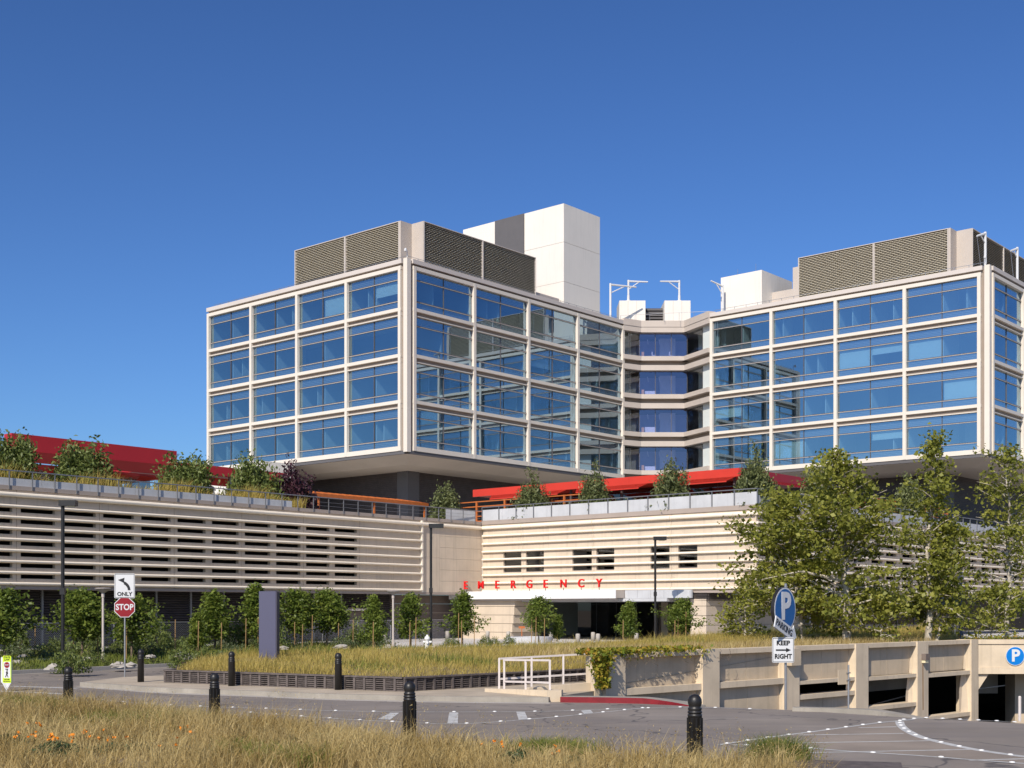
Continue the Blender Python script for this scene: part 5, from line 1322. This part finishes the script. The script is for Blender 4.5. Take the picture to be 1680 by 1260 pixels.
for i, (x, yt, lab) in enumerate(((731, 797, 'olive shrub above the inner corner of the podium'), (873, 781, 'olive shrub before the left third of the red terrace roof'), (976, 772, 'olive shrub before the middle of the red terrace roof'), (1102, 760, 'olive shrub before the right third of the red terrace roof'), (1239, 741, 'olive shrub hiding the right corner of the red terrace roof'), (1345, 762, 'olive shrub right of the red roof corner'), (1492, 785, 'olive shrub low behind the plane trees'))):
    if x < 800: garden('olive_shrub', lab, x, yt, OL[i % 3], 2.1, s=76.5, sc=1.3, group='olive shrubs of the roof garden')
    elif x < 1250: garden('olive_shrub', lab, x, yt, OL[i % 3], 2.1, s=75.7, sc=1.2 + .1 * (i % 2), group='olive shrubs of the roof garden')
    else: garden('olive_shrub', lab, x, yt, OL[i % 3], 2.1, t=44.2, sc=1.35, group='olive shrubs of the roof garden')
# grasses in the roof planters (local building frame)
n = 9000
gs = rng.uniform(8, 57, n); gt = rng.uniform(67.5, 69.2, n)
P3 = np.stack([U.x * gs + V.x * gt, U.y * gs + V.y * gt, 0*gs + 9.5], 1)
o = kind(put('roof_grass', blades('roof_grass', P3, rng.uniform(.5, 1.35, n) * (1 + .35 * np.sin(gs * 1.1)), .035, MT['grass_gold'], .3)), 'stuff')
n = 2500
gs = rng.uniform(75, 76.6, n); gt = rng.uniform(43, 66, n)
P3 = np.stack([U.x * gs + V.x * gt, U.y * gs + V.y * gt, 0*gs + 9.5], 1)
kind(put('roof_groundcover', leaves('roof_groundcover', P3 + np.c_[np.zeros((n, 2)), rng.uniform(.3, 1.15, n)], .16, MT['leaf_sage'])), 'stuff')

# ------------------------------------------------------------------ plane trees on the right
def plane_tree(seed, stems, prof, leaf=.165, nl=60, per=46, lean=0.0):
    """stems: list of polylines (x, y, z, r); prof(zf, side) -> limb reach in metres"""
    g = np.random.default_rng(seed); rd_ = random.Random(seed); tb = MB(); pts = []
    for st in stems:
        P = [np.array(p[:3], float) for p in st]; tb.tube([tuple(p) for p in P], [p[3] for p in st], 9)
        zs = [p[2] for p in P]; H_ = zs[-1]
        for i in range(nl):
            f = .14 + .86 * (i + .5) / nl; z0 = f * H_
            a = np.array([np.interp(z0, zs, [p[k] for p in P]) for k in (0, 1)] + [z0])
            th = i * 2.399 + rd_.uniform(-.4, .4); side = math.cos(th)
            L = prof(f, side) * rd_.uniform(.5, 1.15); el = rd_.uniform(.05, .75) if f > .35 else rd_.uniform(-.25, .4)
            e = a + np.array([math.cos(th) * L, math.sin(th) * L * .85, L * el])
            mid = (a + e) / 2 + np.array([0, 0, L * .10])
            r0 = .012 + .02 * L * (1 - f * .5)
            tb.tube([tuple(a), tuple(mid), tuple(e)], [r0, r0 * .6, .008], 5, cap=False)
            nc = max(2, int(L * 2.4))
            for c in range(nc):
                q = .28 + .78 * (c + rd_.random()) / nc
                b = (1-q)**2 * a + 2*q*(1-q) * mid + q*q * e + g.normal(size=3) * .16 * (.4 + q) * np.array([1, 1, .8])
                if rd_.random() < .3:
                    tb.tube([tuple((1-q)**2 * a + 2*q*(1-q) * mid + q*q * e), tuple(b)], [.008, .003], 3, cap=False)
                sp = .20 + .10 * rd_.random()
                pts.append(b + g.normal(size=(int(per * 1.15 * rd_.uniform(.25, 1.15)), 3)) * np.array([sp, sp, sp * .6]))
    pts = np.concatenate(pts); pts = pts[pts[:, 2] > .25]
    return tb.mesh('trunk', MT['platbark']), leaves('crown', pts, leaf, MT['leaf_plane'], .78, .45, .6)
def wob(h, x, y, r, dx=0, dy=0, seed=0, n=7):
    g = np.random.default_rng(seed); return [(x + dx * k / n + g.normal() * .10 * (k > 0), y + dy * k / n + g.normal() * .08 * (k > 0), h * k / n, r * (1 - .9 * k / n)) for k in range(n + 1)]
def pl_A(f, s): return (3.9 if s < 0 else 3.1) * max(.12, math.sin(min(1, f * .98 + .10) * math.pi) ** .6) * (1 if f < .75 else .8)
def pl_B(f, s): return (2.0 if s < 0 else 2.3) * max(.16, (1.05 - f) ** .8 if f > .3 else .9)
def pl_C(f, s): return 2.4 * max(.2, math.sin(min(1, f + .05) * math.pi) ** .5)
def pl_S(f, s): return 2.3 * max(.2, math.sin(min(1, f + .15) * math.pi) ** .6)
GP = 'plane trees beside the ramp'
d0 = 57.0
for x, d, z, lab, ms in (
    (1389, 57.0, 1.1, 'broad leafy plane tree behind the parking sign', plane_tree(1, [wob(8.6, 0, 0, .20, -.3, 0, 1)], pl_A, nl=78, per=42)),
    (1318, 58.5, 1.0, 'plane tree reaching left over the beige rails', plane_tree(2, [wob(6.9, 0, 0, .14, -.9, 0, 2)], lambda f, s: pl_A(f, s) * .84, nl=60, per=48)),
    (1522, 59.5, 1.15, 'tall slender plane tree with two pale trunks', plane_tree(3, [wob(9.7, 0, 0, .17, .45, .2, 3), wob(5.6, .45, .2, .11, .7, .2, 4)], pl_B, nl=60, per=40)),
    (1652, 65.0, 1.25, 'plane tree with straight pale trunk near the right edge', plane_tree(4, [wob(9.6, 0, 0, .13, .1, 0, 5)], pl_C, nl=50, per=34)),
    (1745, 71.0, 1.3, 'plane tree cut off by the right picture edge', plane_tree(5, [wob(10.0, 0, 0, .16, .1, 0, 6)], lambda f, s: pl_A(f, s) * .8, nl=36, per=30)),
    (1222, 64.0, .9, 'low bushy tree left of the parking sign', plane_tree(6, [wob(3.3, 0, 0, .07, .1, 0, 7)], lambda f, s: pl_S(f, s) * .72, .15, 40, 30)),
    (1452, 56.0, 1.1, 'low leafy bush between the plane tree trunks', plane_tree(7, [wob(2.2, 0, 0, .05, .1, 0, 8)], lambda f, s: pl_S(f, s) * .62, .15, 26, 26)),
    (1630, 62.5, 1.2, 'dense green bush at the foot of the right plane tree', plane_tree(8, [wob(2.6, 0, 0, .05, .1, 0, 9)], lambda f, s: pl_S(f, s) * .66, .15, 30, 28))):
    T = thing('plane_tree', lab, 'tree', W(x, d, z - .05), 0, GP); put('trunk', ms[0], T); put('crown', ms[1], T)
# low hedge on top of the portal, vine over the ramp wall
def rwp(q, o, z): q = np.asarray(q); return np.stack([RW0.x + RWD.x * q + RWN.x * o, RW0.y + RWD.y * q + RWN.y * o, z + 0*q], 1)
n = 2600
kind(put('wall_top_hedge', leaves('wall_top_hedge', np.stack([rng.uniform(20.6, 34, n), rng.uniform(58.2, 59.2, n), 1.2 + rng.uniform(0, .26, n)], 1), .10, MT['leaf_vine'])), 'stuff')
T = thing('hanging_vine', 'yellow green vine hanging over the end of the ramp wall', 'vine', (*RW(0, 0), 0), 0)
n = 1500; q = rng.beta(1, 1.6, n) * 6.2 - .9
ztop = 1.3 + rng.uniform(-.03, .14, n); off = rng.uniform(-.7, .12, n)
dz = np.where(rng.random(n) < .16, rng.random(n) ** 1.6 * .28, 0)
off = np.where(dz > 0, rng.uniform(.03, .15, n), off)
p1 = rwp(q, off, ztop - dz)
n = 1500; f = rng.random(n)                       # the long curtain left of the first pilaster
p2 = rwp(-.62 + rng.normal(size=n) * .20 * (1.15 - f * .75) + .15 * f, .16 + rng.normal(size=n) * .10, 1.36 - f * 1.12)
pp = np.concatenate([p1, p2]) - np.array([*RW(0, 0), 0])
put('foliage', leaves('foliage', pp, .12, MT['leaf_vine'], .7, .2), T)
mb = MB()
for k in range(16):
    q0 = random.uniform(-.8, 6.3); z = 1.3; pt = []
    for j in range(6): w_ = RW(q0 + .05 * j * random.uniform(-1, 1), .06 + .03 * (j % 2)); pt.append((w_[0] - RW(0, 0)[0], w_[1] - RW(0, 0)[1], z)); z -= random.uniform(.05, .13)
    mb.tube(pt, .006, 3, cap=False)
mb.build('tendrils', MT['bark'], T)

# ------------------------------------------------------------------ grasses
def patchy(p, sc, seed): return .5 + .5 * np.sin(p[:, 0] * sc + seed) * np.cos(p[:, 1] * sc * .8 + seed * 1.7) + .25 * np.sin(p[:, 0] * sc * 2.7 + p[:, 1] * sc * 1.9)
VEz = [(x, y, .02) for x, y in VE]; VBz = [(x, y, .1) for x, y in VB]
nt_ = 7000
u = rng.uniform(.13, 1, nt_); f = rng.beta(1, 1.5, nt_) * .75
tc = loft_at(VEz, VBz, vz, u, f)
tc = tc[(tc[:, 1] > 15.3) & (np.abs(tc[:, 0]) < tc[:, 1] * .43 + 1)]
th_ = np.clip((1.25 - .25 * np.clip((tc[:, 0] + 10) / 8, 0, 1)) * rng.gamma(5, .082, len(tc)) * (.55 + .6 * patchy(tc, .9, 1.0)), .10, .72); tr_ = rng.random(len(tc)) * .65 + .35 * patchy(tc, .7, 3.0).clip(0, 1)
k_ = 24
off = rng.normal(size=(len(tc) * k_, 3)) * np.repeat(.05 + .12 * th_, k_)[:, None]; off[:, 2] = 0
p = np.repeat(tc, k_, 0) + off; p[:, 2] -= .02
hh = np.repeat(th_, k_) * rng.uniform(.45, 1.15, len(p)); rr = (np.repeat(tr_, k_) * .75 + rng.random(len(p)) * .25).clip(0, 1)
kind(put('verge_grass', blades('verge_grass', p, hh, .0105, MT['grass_dry'], .55, (.12, .03), rr)), 'stuff')
# taller seed stems
sel = p[rng.choice(len(p), 1100, replace=False)]
hs = rng.uniform(.40, .75, len(sel)) * (.7 + .4 * patchy(sel, .9, 2.2)).clip(.5, 1.2)
tips = sel + np.c_[rng.normal(size=(len(sel), 2)) * .07, hs]
k = len(sel); hd = np.repeat(tips, 5, 0) + rng.normal(size=(k * 5, 3)) * np.array([.03, .03, .05])
o = kind(put('seed_stems', blades('seed_stems', sel, hs, .005, MT['grass_dry'], .16, (.08, .02))), 'stuff')
kind(put('seed_heads', leaves('seed_heads', hd, .035, MT['grass_dry'], .25, .0)), 'stuff')
wd = tc[patchy(tc, .75, 4.1) > .95]; wd = np.repeat(wd, 14, 0) + rng.normal(size=(len(wd) * 14, 3)) * np.array([.12, .12, 0])
kind(put('verge_weeds', blades('verge_weeds', wd, rng.uniform(.15, .45, len(wd)), .013, MT['grass_green'], .5)), 'stuff')
# green tufts and low forbs
def tuft(label, x, y, n, r, h, m, name='grass_tuft'):
    b = G(x, y, .28); q = rng.normal(size=(n, 3)) * r; q[:, 2] = 0
    o = put(name, blades(name, q, rng.uniform(.5, 1, n) * h, .011, m, .55, (0, 0)), None, b); return tag(o, label, 'grass')
tuft('green grass tuft at the right end of the dry verge', 1275, 1252, 1500, .22, .55, MT['grass_green'])
tuft('green grass tuft at the verge edge below the middle bollard', 905, 1236, 1600, .35, .34, MT['grass_green'])
tuft('green grass patch at the left edge of the verge', 20, 1165, 1800, .7, .42, MT['grass_green'])
tuft('olive green grass patch in the verge right of the left bollard', 225, 1190, 1800, .8, .40, MT['grass_green'])
def forb(label, x, y, r, h, nf):
    b = G(x, y, .28); T = thing('poppy_plant', label, 'flowers', b, 0, 'poppy plants in the verge')
    n = int(2600 * r); q = rng.normal(size=(n, 3)) * np.array([r * .5, r * .4, 0]); q[:, 2] = rng.uniform(.02, h, n) * np.exp(-((q[:, 0]**2 + q[:, 1]**2) / (r * r)))
    put('foliage', leaves('foliage', q, .06, MT['leaf_forb'], .3, .1), T)
    if nf:
        c = rng.normal(size=(nf, 3)) * np.array([r * 1.0, r * .7, 0]); c[:, 2] = h + rng.uniform(.0, .16, nf)
        put('stems', blades('stems', c * np.array([1, 1, 0]), c[:, 2], .006, MT['leaf_forb'], .02, (0, 0)), T)
        pe = np.repeat(c, 5, 0) + rng.normal(size=(nf * 5, 3)) * .012
        kind(put('petals', leaves('petals', pe, .045, MT['poppy'], .8, .2), T), 'stuff')
forb('poppy plant with many orange flowers at the lower left', 92, 1244, .55, .28, 16)
forb('loose orange poppies scattered left of centre in the grass', 205, 1238, .85, .20, 12)
forb('poppy plant at the far left of the dry verge', 18, 1226, .5, .24, 9)
forb('poppy plant with blue green leaves below the middle bollard', 848, 1256, .34, .26, 5)
forb('small low poppy plant left of the nearest bollard', 938, 1262, .26, .22, 3)
# planter grass
n = 85000
u = rng.random(n); f = rng.beta(1, 1.7, n)
p = loft_at(PF, PB, mrise, u, f); p[:, 2] -= .02
pt = patchy(p, .55, .4)
gp_ = patchy(p, .38, 2.6) + rng.normal(size=n) * .12 > .92
hp_ = np.clip(rng.gamma(6, .045, n) * (.55 + .75 * pt), .08, .8)
kind(put('planter_grass', blades('planter_grass', p[~gp_], hp_[~gp_], .016, MT['grass_gold'], .38, (.1, 0))), 'stuff')
kind(put('planter_green_grass', blades('planter_green_grass', p[gp_], hp_[gp_], .018, MT['grass_green'], .4, (.1, 0))), 'stuff')
# bed ground cover
n = 42000
u = rng.uniform(.1, 1, n); f = rng.beta(1, 1.25, n)
p = loft_at(bedA, bedB, bump2, u, f)
kind(put('bed_groundcover', blades('bed_groundcover', p, np.clip(rng.gamma(5, .04, n) * (.5 + .9 * patchy(p, .8, 2.0)), .06, .7), .03, MT['grass_green'], .4)), 'stuff')
n = 9000; q = rng.uniform(0, 24, n)
kind(put('terrace_grass', blades('terrace_grass', rwp(q, -rng.uniform(1.0, 4.4, n), 1.15), rng.uniform(.15, .42, n) , .014, MT['grass_dry'], .3)), 'stuff')
n = 6000
xx = rng.uniform(-8, 30, n); yy = np.interp(xx, [-8, 0, 8, 25, 45], [67, 73, 77, 83, 92]) + rng.uniform(-1.5, 3.5, n)
kind(put('back_groundcover', blades('back_groundcover', np.stack([xx, yy, 0*xx + .42], 1), rng.uniform(.12, .4, n), .03, MT['grass_green'], .4)), 'stuff')
